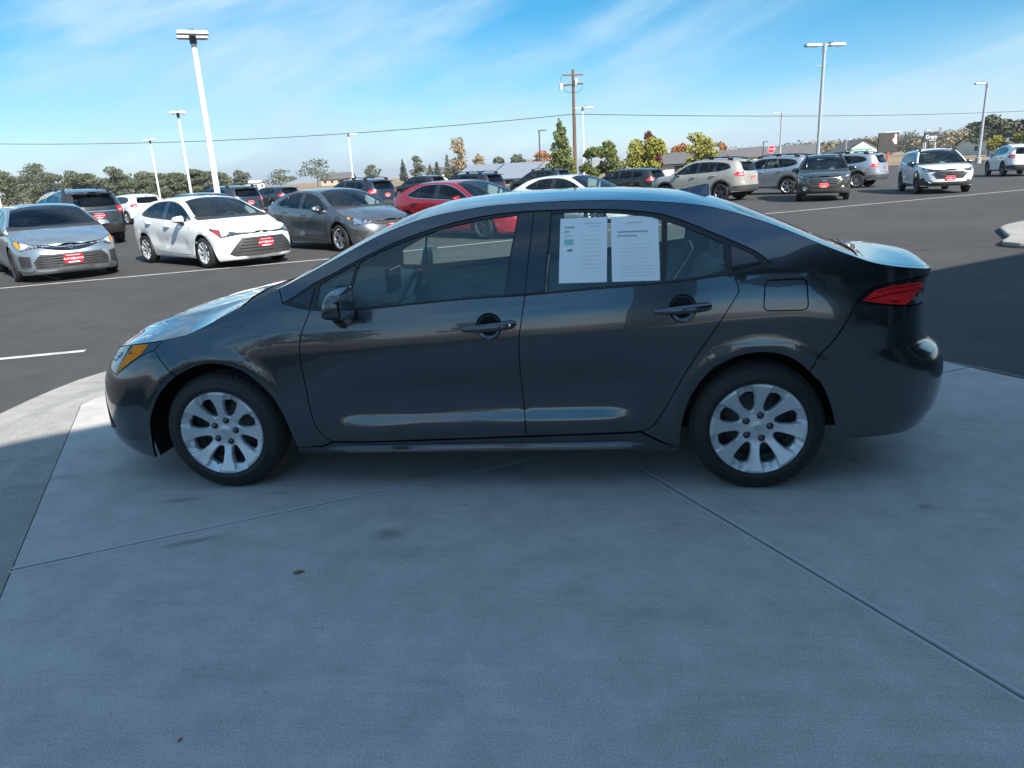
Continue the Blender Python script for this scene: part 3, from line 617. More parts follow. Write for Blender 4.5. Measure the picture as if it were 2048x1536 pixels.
# stains and scuffs on the apron
def stains():
    m=bpy.data.materials.new('oil_stain'); m.use_nodes=True; nt=m.node_tree; N=nt.nodes; b=N['Principled BSDF']; b.inputs['Base Color'].default_value=(.07,.07,.07,1); b.inputs['Roughness'].default_value=.8
    tc=N.new('ShaderNodeTexCoord'); n=N.new('ShaderNodeTexNoise'); n.inputs['Scale'].default_value=14; n.inputs['Detail'].default_value=6; nt.links.new(tc.outputs['Object'],n.inputs['Vector'])
    g=N.new('ShaderNodeTexGradient'); g.gradient_type='SPHERICAL'; nt.links.new(tc.outputs['Object'],g.inputs[0])
    mu=N.new('ShaderNodeMath'); mu.operation='MULTIPLY'; nt.links.new(n.outputs[0],mu.inputs[0]); nt.links.new(g.outputs[0],mu.inputs[1])
    r=N.new('ShaderNodeMapRange'); r.inputs[1].default_value=.10; r.inputs[2].default_value=.42; r.inputs[4].default_value=.26; nt.links.new(mu.outputs[0],r.inputs[0]); nt.links.new(r.outputs[0],b.inputs['Alpha'])
    for x,y,sx,sy,rz in((-.35,-1.36,.13,.09,.3),(2.05,-1.05,.055,.04,0),(1.75,-.30,.05,.03,.4),(1.92,-.52,.05,.03,.1),(1.30,-1.10,.03,.02,0),(-1.55,-1.02,.16,.05,.2),(-1.05,-.93,.12,.03,.1),(-.15,-.52,.025,.02,0),(-.05,-1.06,.03,.02,0),(2.2,-2.3,.07,.05,0),(-1.25,-1.45,.22,.04,.45)):
        o=sheet('apron_stain',[(math.cos(a),math.sin(a)) for a in ease(0,2*math.pi,20)[:-1]],0,m); o.location=(x,y,.003); o.scale=(sx,sy,1); o.rotation_euler=(0,0,rz); tag(o,kind='structure')
stains()
def leaf(x,y,s,rz,col,label):
    V=[(0,0,0),(.35,.22,.03),(1,0,.01),(.35,-.22,.035),(.62,.17,.05),(.62,-.17,.02)]; o=link('fallen_leaf',mesh('fallen_leaf',[(a*s,b*s,c*s) for a,b,c in V],[(0,3,1),(3,5,4,1),(5,2,4)],col,False),None,(x,y,.004),(0,0,rz)); tag(o,label,'leaf')
leaf(-.66,-1.70,.055,.3,mat('leaf_brown',(.20,.11,.05),.8),'small brown fallen leaf on the concrete left of centre'); leaf(-.62,-2.62,.022,1.1,mat('leaf_red',(.45,.03,.04),.7),'tiny red fallen leaf on the concrete at the bottom')
# ------------------------------------------------------------------ dealership building behind the camera (shades the apron, shows in the paint)
def building():
    D=np.array((.793,.609)); Nn=np.array((-.609,.793))      # along the front, towards the lot
    H=6.5; sh=H/math.tan(SUN_ELEV); P0=np.array((-3.0,0.05))+np.array((SUN_AZ_X,SUN_AZ_Y))*sh
    root=empty('showroom_building',(P0[0],P0[1],0),math.atan2(D[1],D[0])); tag(root,'flat-roofed showroom with a columned canopy behind the photographer, mirrored in the car doors','building')
    wall=mat('fibre_cement_panel',(.16,.155,.15),.8,noise=(1.5,.3,(.20,.19,.18))); fas=mat('canopy_fascia',(.035,.036,.04),.45); g=glass('storefront_glass',(.10,.13,.14))
    x0,x1=-2.6,40
    mb=MB(); mb.box(((x0+x1)/2,-3.6,H-.5),(x1-x0,7.2,1.0)); mb.build('canopy',fas,root)
    mb=MB(); mb.box(((x0+x1)/2+1,-13.2,H/2-.2),(x1-x0-2,12,H-.4)); mb.build('wall',wall,root)
    for x in(x0+.5,x0+4.6,x0+8.8,x0+13,x0+19,x0+25,x0+31):
        mb=MB(); mb.box((x,-.75,(H-1)/2),(.62,.62,H-1)); mb.build('column',mat('column_stone',(.22,.19,.16),.85,noise=(4,.25,(.30,.26,.22))),root)
    for i in range(7):
        x=x0+5+i*4.6
        mb=MB(); mb.box((x,-7.16,1.9),(3.9,.04,3.0)); w=mb.build('window',g,root)
        mb=MB()
        for dx in(-1.97,0,1.97): mb.box((x+dx,-7.10,1.9),(.09,.12,3.1))
        for dz in(.36,3.44): mb.box((x,-7.105,dz),(4.02,.10,.10))
        mb.build('window_frame',M_BLACK,root)
building()
# ------------------------------------------------------------------ wheels, seats and other car parts
def text_mesh(s,size,m,depth=.001,align='CENTER'):
    c=bpy.data.curves.new('lettering','FONT'); c.body=s; c.size=size; c.align_x=align; c.align_y='CENTER'; c.extrude=depth
    o=bpy.data.objects.new('lettering',c); COL.objects.link(o); dg=bpy.context.evaluated_depsgraph_get(); dg.update()
    me=bpy.data.meshes.new_from_object(o.evaluated_get(dg)); bpy.data.objects.remove(o); bpy.data.curves.remove(c); me.materials.clear(); me.materials.append(m); return me
def ellipse_ring(mb,c,a,b,t,axis='y',n=28,y=0):
    P=[]
    for i in range(n+1):
        an=2*math.pi*i/n; u,v=c[0]+a*math.cos(an),c[1]+b*math.sin(an); P.append((u,y,v) if axis=='y' else (y,u,v))
    mb.tube(P,t,6,caps=False)
def tri_oval(name,w,m,parent,loc,rot=(0,0,0),axis='y'):
    """three interlocking ovals"""
    mb=MB(); t=w*.035; ellipse_ring(mb,(0,0),w*.5,w*.33,t,axis); ellipse_ring(mb,(0,.0),w*.145,w*.31,t*.9,axis); ellipse_ring(mb,(0,w*.155),w*.34,w*.165,t*.9,axis)
    return link(name,mb.mesh(name,m,True),parent,loc,rot)
def star_oval(name,w,m,parent,loc,rot=(0,0,0)):
    mb=MB(); n=24
    V=[(0,w*.5*math.cos(2*math.pi*i/n),w*.27*math.sin(2*math.pi*i/n)) for i in range(n)]
    mb.add(V+[(-.012,y*.9,z*.9) for _,y,z in V],[(i,(i+1)%n,n+(i+1)%n,n+i) for i in range(n)]+[tuple(range(n,2*n))])
    for y,z,r in((-.22,.07,.12),(.05,.10,.05),(.25,.06,.05),(-.02,-.10,.05),(.15,-.08,.05),(.28,-.06,.05)):
        mb.tube([(-.016,(y-r)*w,z*w),(-.016,(y+r)*w,z*w)],.008*w/.14,4); mb.tube([(-.016,y*w,(z-r)*w),(-.016,y*w,(z+r)*w)],.008*w/.14,4)
    return link(name,mb.mesh(name,m,True),parent,loc,rot)
WM={}
def wheel_meshes(kind,R,hi):
    k=(kind,R,hi)
    if k in WM: return WM[k]
    R=R-.003; rr=R*.728; w=.1025; d={}
    prof=[(rr*.95,-w*.55),(rr*1.0,-w*.78),(R*.72,-w*.93),(R*.76,-w*.975),(R*.765,-w*.99),(R*.82,-w*1.0),(R*.825,-w*.985),(R*.89,-w*.955),(R*.935,-w*.88),(R*.965,-w*.80),(R*.985,-w*.72)]
    mb=MB(); n=96 if hi else 30
    full=prof+[(r,-y) for r,y in reversed(prof)]
    mb.lathe(prof,n); mb.lathe([(r,-y) for r,y in reversed(prof)],n); d['tyre']=mb.mesh('tyre',M_RUBBER,True,angle=60)
    # tread: ribs, grooves and shoulder sipes
    if hi:
        ys=[-.075,-.062,-.0615,-.052,-.0515,-.028,-.0275,-.019,-.0185,-.004,-.0035,.0035,.004,.0185,.019,.0275,.028,.0515,.052,.0615,.062,.075]
        dp=[0,0,0,0,1,1,0,0,1,1,0,0,1,1,0,0,1,1,0,0,0,0]; dp=[0,0,0,0,0,0,1,1,0,0,0,1,1,0,0,1,1,0,0,0,0,0]
        N=220; V=[];F=[];K=len(ys)
        for i in range(N):
            a=2*math.pi*i/N
            for j,y in enumerate(ys):
                r=R-.0075*dp[j]-(.0045 if abs(y)>.07 else 0)
                if i%4==0 and (abs(y)>.05): r-=.006
                if i%4==2 and .004<abs(y)<.05 and not dp[j]: r-=.003
                V.append((r*math.cos(a),y,r*math.sin(a)))
        for i in range(N):
            for j in range(K-1): F.append((i*K+j,i*K+j+1,((i+1)%N)*K+j+1,((i+1)%N)*K+j))
        d['tread']=MB().add(V,F).mesh('tread',M_TREAD,False)
    else:
        mb=MB(); mb.lathe([(R*.985,-w*.80),(R,-w*.66),(R,w*.66),(R*.985,w*.80)],n); d['tread']=mb.mesh('tread',M_RUBBER,True)
    # steel / barrel behind
    mb=MB(); nn=64 if hi else 24
    mb.lathe([(rr*.955,-w*.60),(rr*.90,-w*.45),(rr*.88,w*.8),(0.02,w*.8)],nn); mb.lathe([(rr*.90,-w*.30),(rr*.72,-w*.18),(rr*.45,-w*.42),(rr*.2,-w*.42),(.0,-w*.42)],nn); d['wheel']=mb.mesh('wheel',M_STEEL,True)
    if kind=='cap':      # eight-spoke wheel cover, one 45 degree sector repeated
        nr,nf=(44,30) if hi else (14,8)
        shw=lambda r:np.interp(r,[.0,.34,.42,.55,.70,.82,.95,1.0],[.10,.10,.080,.083,.104,.146,.19,.20])   # spoke half width
        def hw_hole(r):                                                      # half angle (sector units) of the opening
            t=(r-.375)/(.835-.375)
            if t<=0 or t>=1: return 0
            full=.5-np.degrees(math.asin(min(.9,float(shw(r))/r)))/45-.035
            return max(0,full*min(1,math.sqrt(max(0,1-(1-min(1,t/.30))**2)))*min(1,math.sqrt(max(0,1-(1-min(1,(1-t)/.16))**2))))
        rs=ease(.375,.835,28 if hi else 9); tw=lambda r:.06*(1-r)
        hole=[(r,.5-hw_hole(r)+tw(r)) for r in rs]+[(r,.5+hw_hole(r)+tw(r)) for r in reversed(rs)][1:-1]
        rect=[(.02,0),(1.0,0),(1.0,1),(.02,1)]
        rect=[(r,0) for r in ease(.02,1.0,nr)]+[(1.0,f_) for f_ in ease(0,1,nf)][1:]+[(r,1) for r in ease(1.0,.02,nr)][1:]+[(.02,f_) for f_ in ease(1,0,nf)][1:-1]
        pts=list(rect); b=len(pts); ed=[(i,(i+1)%b) for i in range(b)]; pts+=hole; ed+=[(b+i,b+(i+1)%len(hole)) for i in range(len(hole))]
        G=np.array([(r,f_) for r in ease(.02,1.0,nr)[1:-1] for f_ in ease(0,1,nf)[1:-1]]); kk=~inpoly(G,hole); G=G[kk]; hp=np.array(hole); dd=np.min(np.hypot((G[:,None,0]-hp[None,:,0]),(G[:,None,1]-hp[None,:,1])*.5),1); pts+=[tuple(q) for q in G[dd>.012]]
        V,E,F,_,_,_=delaunay_2d_cdt([Vector(q) for q in pts],ed,[],0,1e-7); V=np.array([tuple(v) for v in V]); F=np.array([t for t in F if len(t)==3]); kk=~inpoly(V[F].mean(1),hole); F=F[kk]
        def hgt(P):
            r=P[:,0]; ph=P[:,1]-tw(r); ph=np.where(ph>.5,ph-1,ph); d=np.abs(np.radians(ph*45)*r); hw=shw(r)
            base=np.interp(r,[0,.12,.30,.38,.60,.84,.93,.985,1.0],[-.066,-.066,-.064,-.067,-.083,-.098,-.104,-.102,-.088])
            out=np.clip((d-hw)/.045,0,1)*np.clip((r-.36)/.08,0,1)
            k=np.clip((r-.84)/.12,0,1); dep=.020*(1-k)+.014*k*np.clip((.985-r)/.06,0,1)
            tilt=np.clip(ph*45/22.5,-1,1)*.006*np.clip((r-.4)/.3,0,1)*np.clip((1-r)/.1,0,1)
            return base+out*dep+tilt+.004*np.clip(1-d/np.maximum(hw*.25,1e-4),0,1)*np.clip((r-.45)/.2,0,1)*0
        def xyz(P,h,k):
            a=np.radians(P[:,1]*45+45*k); return np.stack([P[:,0]*rr*np.cos(a),h,P[:,0]*rr*np.sin(a)],1)
        h=hgt(V); hh=hgt(np.array(hole)); PP=[];FF=[]
        for k in range(8):
            b=len(PP); PP+=list(xyz(V,h,k)); FF+=[tuple(t+b) for t in F]; b=len(PP); n2=len(hole); PP+=list(xyz(np.array(hole),hh,k))+list(xyz(np.array(hole),hh+.024,k)); FF+=[(b+i,b+(i+1)%n2,b+n2+(i+1)%n2,b+n2+i) for i in range(n2)]
        b=len(PP); ns=96; PP+=[(rr*math.cos(2*math.pi*i/ns),y,rr*math.sin(2*math.pi*i/ns)) for y in(-.088,-.070) for i in range(ns)]; FF+=[(b+i,b+(i+1)%ns,b+ns+(i+1)%ns,b+ns+i) for i in range(ns)]
        me=mesh('hubcap',PP,FF,M_SILVER,False); bm=bmesh.new(); bm.from_mesh(me); bmesh.ops.remove_doubles(bm,verts=bm.verts,dist=1e-5); bmesh.ops.recalc_face_normals(bm,faces=bm.faces); bm.to_mesh(me); bm.free()
        me.polygons.foreach_set('use_smooth',[True]*len(me.polygons)); me.set_sharp_from_angle(angle=math.radians(28)); d['rim']=me
        mb=MB(); mb.lathe([(rr*.080,.002),(rr*.078,-.004),(rr*.058,-.010),(rr*.025,-.0135),(.0005,-.014)],16); d['lug']=mb.mesh('lug_nut',M_GLOSSBLACK,True)
        d['lugpos']=[(rr*.265*math.cos(math.radians(72*i+5)),-.064,rr*.265*math.sin(math.radians(72*i+5))) for i in range(5)]
        mb=MB(); mb.lathe([(rr*.155,-.062),(rr*.15,-.0695),(rr*.10,-.073),(.0005,-.074)],24); d['hub']=mb.mesh('centre_cap',M_SILVER,True)
    else:                # alloy: spoke pairs
        ns=5 if kind!='ten' else 10; mb=MB(); mk_=M_ALLOY
        mb.lathe([(rr*.86,-w*.55),(rr*.93,-w*.84),(rr*1.0,-w*.93),(rr*1.0,-w*.8)],36); mb.lathe([(rr*.22,-w*.5),(rr*.2,-w*.72),(.001,-w*.75)],20)
        for i in range(ns):
            a=2*math.pi*i/ns+.3
            for da in((-.19,.19) if ns==5 else (0,)):
                V=[]
                for r,hw,y0 in((rr*.16,.016,-w*.74),(rr*.55,.017,-w*.78),(rr*.93,.022,-w*.84)):
                    aa=a+da*min(1,r/(rr*.5)); ca,sa=math.cos(aa),math.sin(aa)
                    for sgn,yy in((-1,0),(1,0),(1,.03),(-1,.03)): V.append((r*ca-sgn*hw*sa,y0+yy,r*sa+sgn*hw*ca))
                mb.add(V,[(k*4+j,k*4+(j+1)%4,k*4+4+(j+1)%4,k*4+4+j) for k in range(2) for j in range(4)])
        d['rim']=mb.mesh('rim',M_ALLOYDARK if kind=='dark' else mk_,True,angle=40)
    WM[k]=d; return d
def add_wheels(car,kind,yo,steer=0,logo=False):
    sp=car.sp; d=wheel_meshes(kind,sp['wr'],car.hi)
    for wx in sp['wheels']:
        for sd in(-1,1):
            rz=(0 if sd<0 else math.pi)+(steer if wx<0 else 0); spin=(.35 if wx<0 else .05)+ (1.3 if sd>0 else 0)
            w=link('wheel',d['wheel'],car.root,(wx,sd*yo,sp['wr']-.004),(0,0,rz))
            link('tyre',d['tyre'],w); link('tread',d['tread'],w)
            r=link('hubcap' if kind=='cap' else 'rim',d['rim'],w,rot=(0,spin if kind!='cap' else (.0 if wx<0 else .06),0))
            if kind=='cap' and car.hi:
                for p in d['lugpos']: link('lug_nut',d['lug'],w,p)
                link('centre_cap',d['hub'],w); tri_oval('emblem',.034,M_EMBLEM,w,(0,-.0745,0))
def seat_mesh(m,w=.50):
    if ('seat',w) in WM: return WM[('seat',w)]
    mb=MB(); P=[(-.27,.12),(-.26,.20),(-.05,.19),(.16,.17),(.24,.25),(.33,.55),(.40,.74),(.47,.74),(.45,.55),(.38,.20),(.33,.08),(-.22,.05)]
    n=len(P); ys=[(-w/2,.88),(-w/2+.05,1),(0,.985),(w/2-.05,1),(w/2,.88)]; V=[];F=[]
    c=np.mean(P,0)
    for y,k in ys:
        for x,z in P: V.append((c[0]+(x-c[0])*k,y,c[1]+(z-c[1])*k))
    for i in range(len(ys)-1):
        for j in range(n): F.append((i*n+j,i*n+(j+1)%n,(i+1)*n+(j+1)%n,(i+1)*n+j))
    F+=[tuple(range(n)),tuple(range((len(ys)-1)*n,len(ys)*n))]; mb.add(V,F)
    me=mb.mesh('seat',m,True,angle=50); WM[('seat',w)]=me; return me
def headrest_mesh(m):
    if 'hr' in WM: return WM['hr']
    mb=MB(); mb.box((0,0,.085),(.085,.25,.17)); b=mb.mesh('headrest',m,True,bevel=.03,angle=60); WM['hr']=b; return b
def interior(car,hi=False,seatm=M_SEAT):
    sx=car.sp['wheels'][1]/1.35; zb=float(car.B.zb(0))-.973; z0=(.22+zb if not car.suv else .40); ks=car.sp['section'][4][1]/.866
    for y in(-.37*ks,.37*ks):
        link('seat',seat_mesh(seatm),car.root,(.06*sx,y,z0)); link('headrest',headrest_mesh(seatm),car.root,(.06*sx+.46,y,z0+.76),(0,.18,0))
    for y in(-.40*ks,.40*ks):
        link('seat',seat_mesh(seatm),car.root,(.86*sx,y,z0+.03)); link('headrest',headrest_mesh(seatm),car.root,(.86*sx+.46,y,z0+.76),(0,.25,0))
    mb=MB(); wy=.72*ks; zt=float(car.B.zb(-.75))+.01
    P=[(-1.02*sx,zt+.02),(-.80*sx,zt+.015),(-.62*sx,zt-.025),(-.56*sx,zt-.10),(-.60*sx,zt-.24),(-.70*sx,zt-.42),(-1.05*sx,zt-.45)]
    mb.prism(P,-wy,wy,axis='y'); mb.build('dashboard',M_DASH,car.root,bevel=.015 if hi else 0)
    # steering wheel
    mb=MB(); R=.185; Pp=[]
    for i in range(25):
        a=2*math.pi*i/24; Pp.append((R*math.sin(a)*.42,R*math.cos(a),R*math.sin(a)*.907))
    mb.tube(Pp,.016,8,caps=False)
    mb.tube([(0,-R,0),(.0,-.06,-.005),(0,.06,-.005),(0,R,0)],[.014,.03,.03,.014],6); mb.tube([(0,0,0),(-.07,0,-.168)],[.03,.014],6)
    mb.tube([(0,0,0),(-.16,0,.02)],.03,8)
    mb.build('steering_wheel',mat('steering_wheel_black',(.03,.03,.032),.5),car.root,True,loc=(-.44*sx,-.37*ks,zt-.055))
    hd=car.top('headliner',[(x,1) for x in ease(-.28*sx,1.15*sx,10)]+[(x,-1) for x in ease(1.15*sx,-.28*sx,10)],M_HEADLINER,inset=.05,skirt=0,off=-.035)
    mb=MB(); mb.box((0,0,z0+.02),(1.75*sx,1.45*ks,.04)); mb.box((1.42*sx,0,z0+.46),(.06,1.0*ks,.56)); mb.build('cabin_floor',M_TRIMIN,car.root)
M_SIDEMIRROR={}
def mirror(car,pm,x,z,y,s=1.0,hi=False):
    """door mirror: rounded shell, dark lower half, glass facing the rear"""
    for sd in(-1,1):
        n=20 if hi else 10; m=14 if hi else 7; V=[];F=[]
        for i in range(m+1):
            ph=-math.pi/2+math.pi*i/m
            for j in range(n):
                th=2*math.pi*j/n; sg=lambda v,p:math.copysign(abs(v)**p,v)
                cx=.66*sg(math.cos(ph),.45)*sg(math.cos(th),.55); cy=sg(math.cos(ph),.45)*sg(math.sin(th),.55); cz=sg(math.sin(ph),.6)
                xx=cx*.085; xx=min(xx,.035)
                V.append((x+xx*s*(1-.35*cz*(cx<0)),sd*(y+.115*s*cy),z+.070*s*cz*(1-.25*cy)))
        for i in range(m):
            for j in range(n): F.append((i*n+j,i*n+(j+1)%n,(i+1)*n+(j+1)%n,(i+1)*n+j))
        mb=MB().add(V,F); mb.M=[1 if f<n*m*.36 else 0 for f in range(len(F))]
        me=mb.mesh('door_mirror',[pm,M_GLOSSBLACK],True,angle=50)
        o=link('door_mirror',me,car.root)
        mb=MB(); mb.box((x+.0345*s,sd*y,z),(.003,.17*s,.10*s)); mb.build('mirror_glass',M_CHROME,o,bevel=.0)
        mb=MB(); yb=float(car.B.Y(x-.03,z-.09)); mb.tube([(x-.02,sd*(y-.02),z-.055*s),(x-.025,sd*(y-.08*s),z-.085*s),(x-.03,sd*(yb-.02),z-.10)],[.035*s,.038*s,.045*s],8); mb.build('mirror_foot',M_GLOSSBLACK,o,True)
def plate(car,end,z,tilt=0,text='AUTO RANCH'):
    B=car.B; x=float(B.S(np.array([B.uF if end<0 else B.uR]),np.array([z]))[0][0])+end*.018
    o=link('dealer_plate',WM.get('plate') or MB().box((0,0,0),(.008,.31,.155)).mesh('dealer_plate',M_PLATE,bevel=.0),car.root,(x,0,z),(0,tilt,0)); WM['plate']=o.data
    if 'ptxt' not in WM:
        WM['ptxt']=text_mesh(text,.052,M_WHITE); WM['pbar']=MB().box((0,-.062,.001),(.20,.018,.002)).box((0,.066,.001),(.24,.007,.002)).lathe([(.024,0),(.024,.002),(.019,.002),(.019,0)],16,'z').mesh('plate_print',M_WHITE)
    r=(math.pi/2,0,math.pi/2*(1 if end>0 else -1))
    link('plate_lettering',WM['ptxt'],o,(end*.0045,0,0),r); link('plate_border',WM['pbar'],o,(end*.0045,0,0),r)
def handle(car,x,z,parentpair,m,hi):
    for sd,par in zip((-1,1),parentpair):
        y=float(car.B.Y(x,z)); mb=MB(); n=12 if hi else 6
        prof=[(-.125,.010),(-.10,.016),(-.03,.021),(.05,.022),(.105,.021),(.122,.014)]
        P=[(x+a,sd*(y+.004+ .030*(1-(a/.135)**2)),z+a*.08) for a,_ in prof]; mb.tube(P,[r for _,r in prof],n)
        mb.build('door_handle',m,par,True)
# ------------------------------------------------------------------ the grey sedan on the apron
def main_car():
    root=empty('parked_sedan',(0,0,0)); tag(root,'dark grey sedan seen side-on, parked on the shaded concrete in the foreground','car')
    pm=paint('graphite_paint',(.078,.087,.098),.85,.20)
    car=Car(root,SEDAN,SEDAN_O,pm,True,M_GLASS,glass('rear_window_tint',(.30,.42,.44)))
    car.headm=M_HEADDARK; car.tailm=M_GLOSSBLACK
    circ=lambda x,z,r:[(x+r*math.cos(a),z+r*math.sin(a)) for a in ease(0,2*math.pi,28)[:-1]]
    hA,hB=(.091,.845),(.990,.904); cup=.062
    fuel=[(1.352+.02*(1-math.cos(t)) if False else 0,0) for t in()]
    fp=[]
    for cx,cz,a0 in((1.510,.995,0),(1.375,.993,90),(1.372,.906,180),(1.517,.905,270)):
        for k in range(6):
            a=math.radians(a0+18*k); fp.append((cx+.024*math.cos(a),cz+.024*math.sin(a)))
    car.skin(door_holes=([circ(*hA,cup)],[circ(*hB,cup)]),fuel=fp)
    car.side('fuel_door',fp,inset=.0032,skirt=.01)
    # window panes (front corner pane, front door, rear door, rear corner pane)
    p0=[(-.770,.953),(-.750,1.062),(-.700,1.088),(-.600,1.135),(-.572,1.146),(-.600,1.045),(-.612,.945),(-.69,.948)]
    p1=[(-.596,.945),(-.585,1.045),(-.555,1.154),(-.447,1.203),(-.32,1.247),(-.131,1.297),(.056,1.329),(.222,1.340),(.222,1.32),(.190,1.15),(.168,.988),(0,.982),(-.3,.963)]
    p2=[(.36,.996),(.375,1.15),(.392,1.342),(.48,1.344),(.6,1.340),(.75,1.326),(.862,1.308),(.905,1.293),(.900,1.15),(.893,1.027),(.6,1.011)]
    p3=[(.915,1.029),(.925,1.15),(.932,1.285),(1.0,1.262),(1.09,1.222),(1.176,1.182),(1.180,1.12),(1.178,1.058),(1.05,1.043)]
    car.windows([p0,p1,p2,p3],M_PLASTIC)
    bp=mat('pillar_gloss_film',(.012,.012,.013),.16,coat=.8)
    for nm,poly in(('pillar_cover',[(.172,.986),(.232,1.345),(.304,1.348),(.264,.990)]),('pillar_cover',[(.268,.990),(.308,1.348),(.388,1.347),(.356,.997)])): car.side(nm,poly,m=bp,inset=.001,skirt=.004,off=.001)
    car.side('corner_cover',[(-.905,.985),(-.80,.957),(-.778,1.045)],m=bp,inset=.001,skirt=.004,off=.0015)
    car.side('corner_cover',[(1.208,1.064),(1.340,1.090),(1.300,1.128),(1.210,1.172)],m=bp,inset=.001,skirt=.004,off=.0015)
    car.under(); interior(car,True)
    # headlamp inner pieces
    amb=[(-1.700,.782),(-1.815,.768),(-1.87,.715),(-1.945,.622),(-1.90,.645),(-1.80,.703),(-1.745,.735)]
    for hl,sd in zip(car.headlight,(-1,1)):
        panel('side_marker',car.B,dom(car.B,amb,'side'),'side',M_AMBER,hl,sd,(),step=.02,inset=0,skirt=.004,off=.0035)
        panel('lamp_reflector',car.B,dom(car.B,[(-1.845,.766),(-1.94,.742),(-2.0,.712),(-1.985,.64),(-1.957,.622),(-1.885,.712)],'side'),'side',mat('lamp_inner_smoked',(.16,.19,.21),.25,.4,coat=1),hl,sd,(),step=.02,inset=0,skirt=.003,off=.003)
    red=[(1.778,.912),(1.83,.952),(1.90,.965),(2.0,.968),(2.09,.962),(2.115,.94),(2.05,.915),(2.01,.885),(1.985,.875),(1.88,.892)]
    clr=[(2.005,.872),(2.03,.898),(2.065,.915),(2.118,.925),(2.122,.88),(2.08,.866)]
    for tl,sd in zip(car.taillight,(-1,1)):
        panel('red_lens',car.B,dom(car.B,red,'side'),'side',M_RED,tl,sd,(),step=.02,inset=0,skirt=.004,off=.004)
        panel('reversing_lens',car.B,dom(car.B,clr,'side'),'side',M_HEADL,tl,sd,(),step=.02,inset=0,skirt=.004,off=.004)
    for tl,sd in zip(car.taillight,(-1,1)):      # ribs and reflector inside the lens
        for P in([(1.80,.918),(1.90,.935),(2.0,.938),(2.085,.936),(2.085,.932),(2.0,.933),(1.90,.929),(1.80,.912)],[(1.90,.903),(1.945,.9),(1.945,.892),(1.905,.895)],[(1.83,.9475),(1.92,.959),(2.08,.957),(2.08,.9535),(1.92,.955),(1.835,.944)]):
            panel('lens_rib',car.B,dom(car.B,P,'side'),'side',mat('dark_red_rib',(.16,.004,.006),.4),tl,sd,(),step=.03,inset=0,skirt=0,off=.0055)
    for hl,sd in zip(car.headlight,(-1,1)):
        for x_,z_,r_ in((-1.945,.705,.021),(-1.985,.682,.016)):
            y_=float(car.B.Y(x_,z_)); mb=MB(); mb.lathe([(r_,.004),(r_*.96,-.004),(r_*.7,-.009),(.0005,-.011)],16); o=mb.build('projector_lens',M_CHROME,hl,True,loc=(x_,sd*(y_+.004),z_),rz=(-.75 if sd<0 else math.pi+.75))
        panel('lamp_divider',car.B,dom(car.B,[(-1.838,.768),(-1.848,.766),(-1.952,.618),(-1.944,.618),(-1.88,.712)],'side'),'side',M_GLOSSBLACK,hl,sd,(),step=.03,inset=0,skirt=0,off=.006)
        panel('marker_reflector',car.B,dom(car.B,[(-1.812,.735),(-1.85,.728),(-1.855,.720),(-1.817,.727)],'side'),'side',mat('dark_amber_rib',(.22,.05,.0),.5),hl,sd,(),step=.03,inset=0,skirt=0,off=.006)
    # front grille and boot details
    car.end('grille','front',[(-.45,.60),(.45,.60),(.70,.29),(.60,.25),(-.60,.25),(-.70,.29)],M_PLASTIC,off=.003)
    tri_oval('emblem',.15,M_CHROME,root,(car.tipF-.03,0,.655),axis='x'); 
    tri_oval('emblem',.13,M_CHROME,root,(float(car.B.xr(.93))+.004,0,.93),axis='x')
    me=text_mesh('COROLLA',.035,M_CHROME); link('lettering',me,root,(float(car.B.S(car.B.u_of_y(np.array([.36]),np.array([.80]),1),np.array([.80]))[0][0])+.004,-.36,.80),(math.pi/2,0,math.pi/2-.12))
    # handles and cups
    for (hx,hz),pair in((hA,car.front_door),(hB,car.rear_door)):
        for sd,par in zip((-1,1),pair):
            V=[];F=[];n=28; y0=lambda x,z:float(car.B.Y(x,z))
            for i in range(7):
                t=1-i/6
                for k in range(n):
                    a=2*math.pi*k/n; x=hx+cup*t*math.cos(a);z=hz+cup*t*math.sin(a); V.append((x,sd*(y0(x,z)-.003-.026*math.sqrt(max(0,1-t*t))),z))
            for i in range(6):
                for k in range(n): F.append((i*n+k,i*n+(k+1)%n,(i+1)*n+(k+1)%n,(i+1)*n+k))
            link('handle_cup',mesh('handle_cup',V,F,pm),par)
        handle(car,hx,hz,pair,paint('graphite_paint',(0,0,0)),True)
    mb=MB(); y=float(car.B.Y(.195,.853)); mb.lathe([(.0065,0),(.0065,-.012),(.0,-.013)],14,c=(.195,-y-.030,.855)); mb.build('key_cylinder',M_CHROME,car.front_door[0],True)
    mirror(car,pm,-.600,.985,.965,1.05,True)
    # sill blade
    for sd in(-1,1):
        V=[];F=[]; xs=ease(-.82,.83,24)
        for x in xs:
            k=min(1,min(x+.82,.83-x)/.10); zc=.212+.017*(x+.82)/1.65
            for dy,dz in((0,.030),(.034*k,.004),(.036*k,-.008),(0,-.018)): V.append((x,sd*(.842+dy),zc+dz*max(k,.15)))
        for i in range(len(xs)-1):
            for j in range(3): F.append((i*4+j,i*4+j+1,i*4+5+j,i*4+4+j))
        link('sill_blade',mesh('sill_blade',V,F,pm,False),root)
    # shark-fin antenna, wipers
    V=[];F=[]; prof=[(1.03,.0),(1.10,.022),(1.16,.045),(1.205,.062),(1.215,.055),(1.225,.0)]
    for x,h in prof:
        z=float(car.B.top(np.array([x]),np.array([0.]))[0])-.004; w=.030 if h<.01 else .030-.018*h/.06
        V+=[(x,-.034,z),(x,-w*.35,z+h),(x,w*.35,z+h),(x,.034,z)]
    for i in range(len(prof)-1):
        for j in range(3): F.append((i*4+j,i*4+j+1,i*4+5+j,i*4+4+j))
    F.append((20,21,22,23)); link('antenna_fin',mesh('antenna_fin',V,F,pm,False),root)
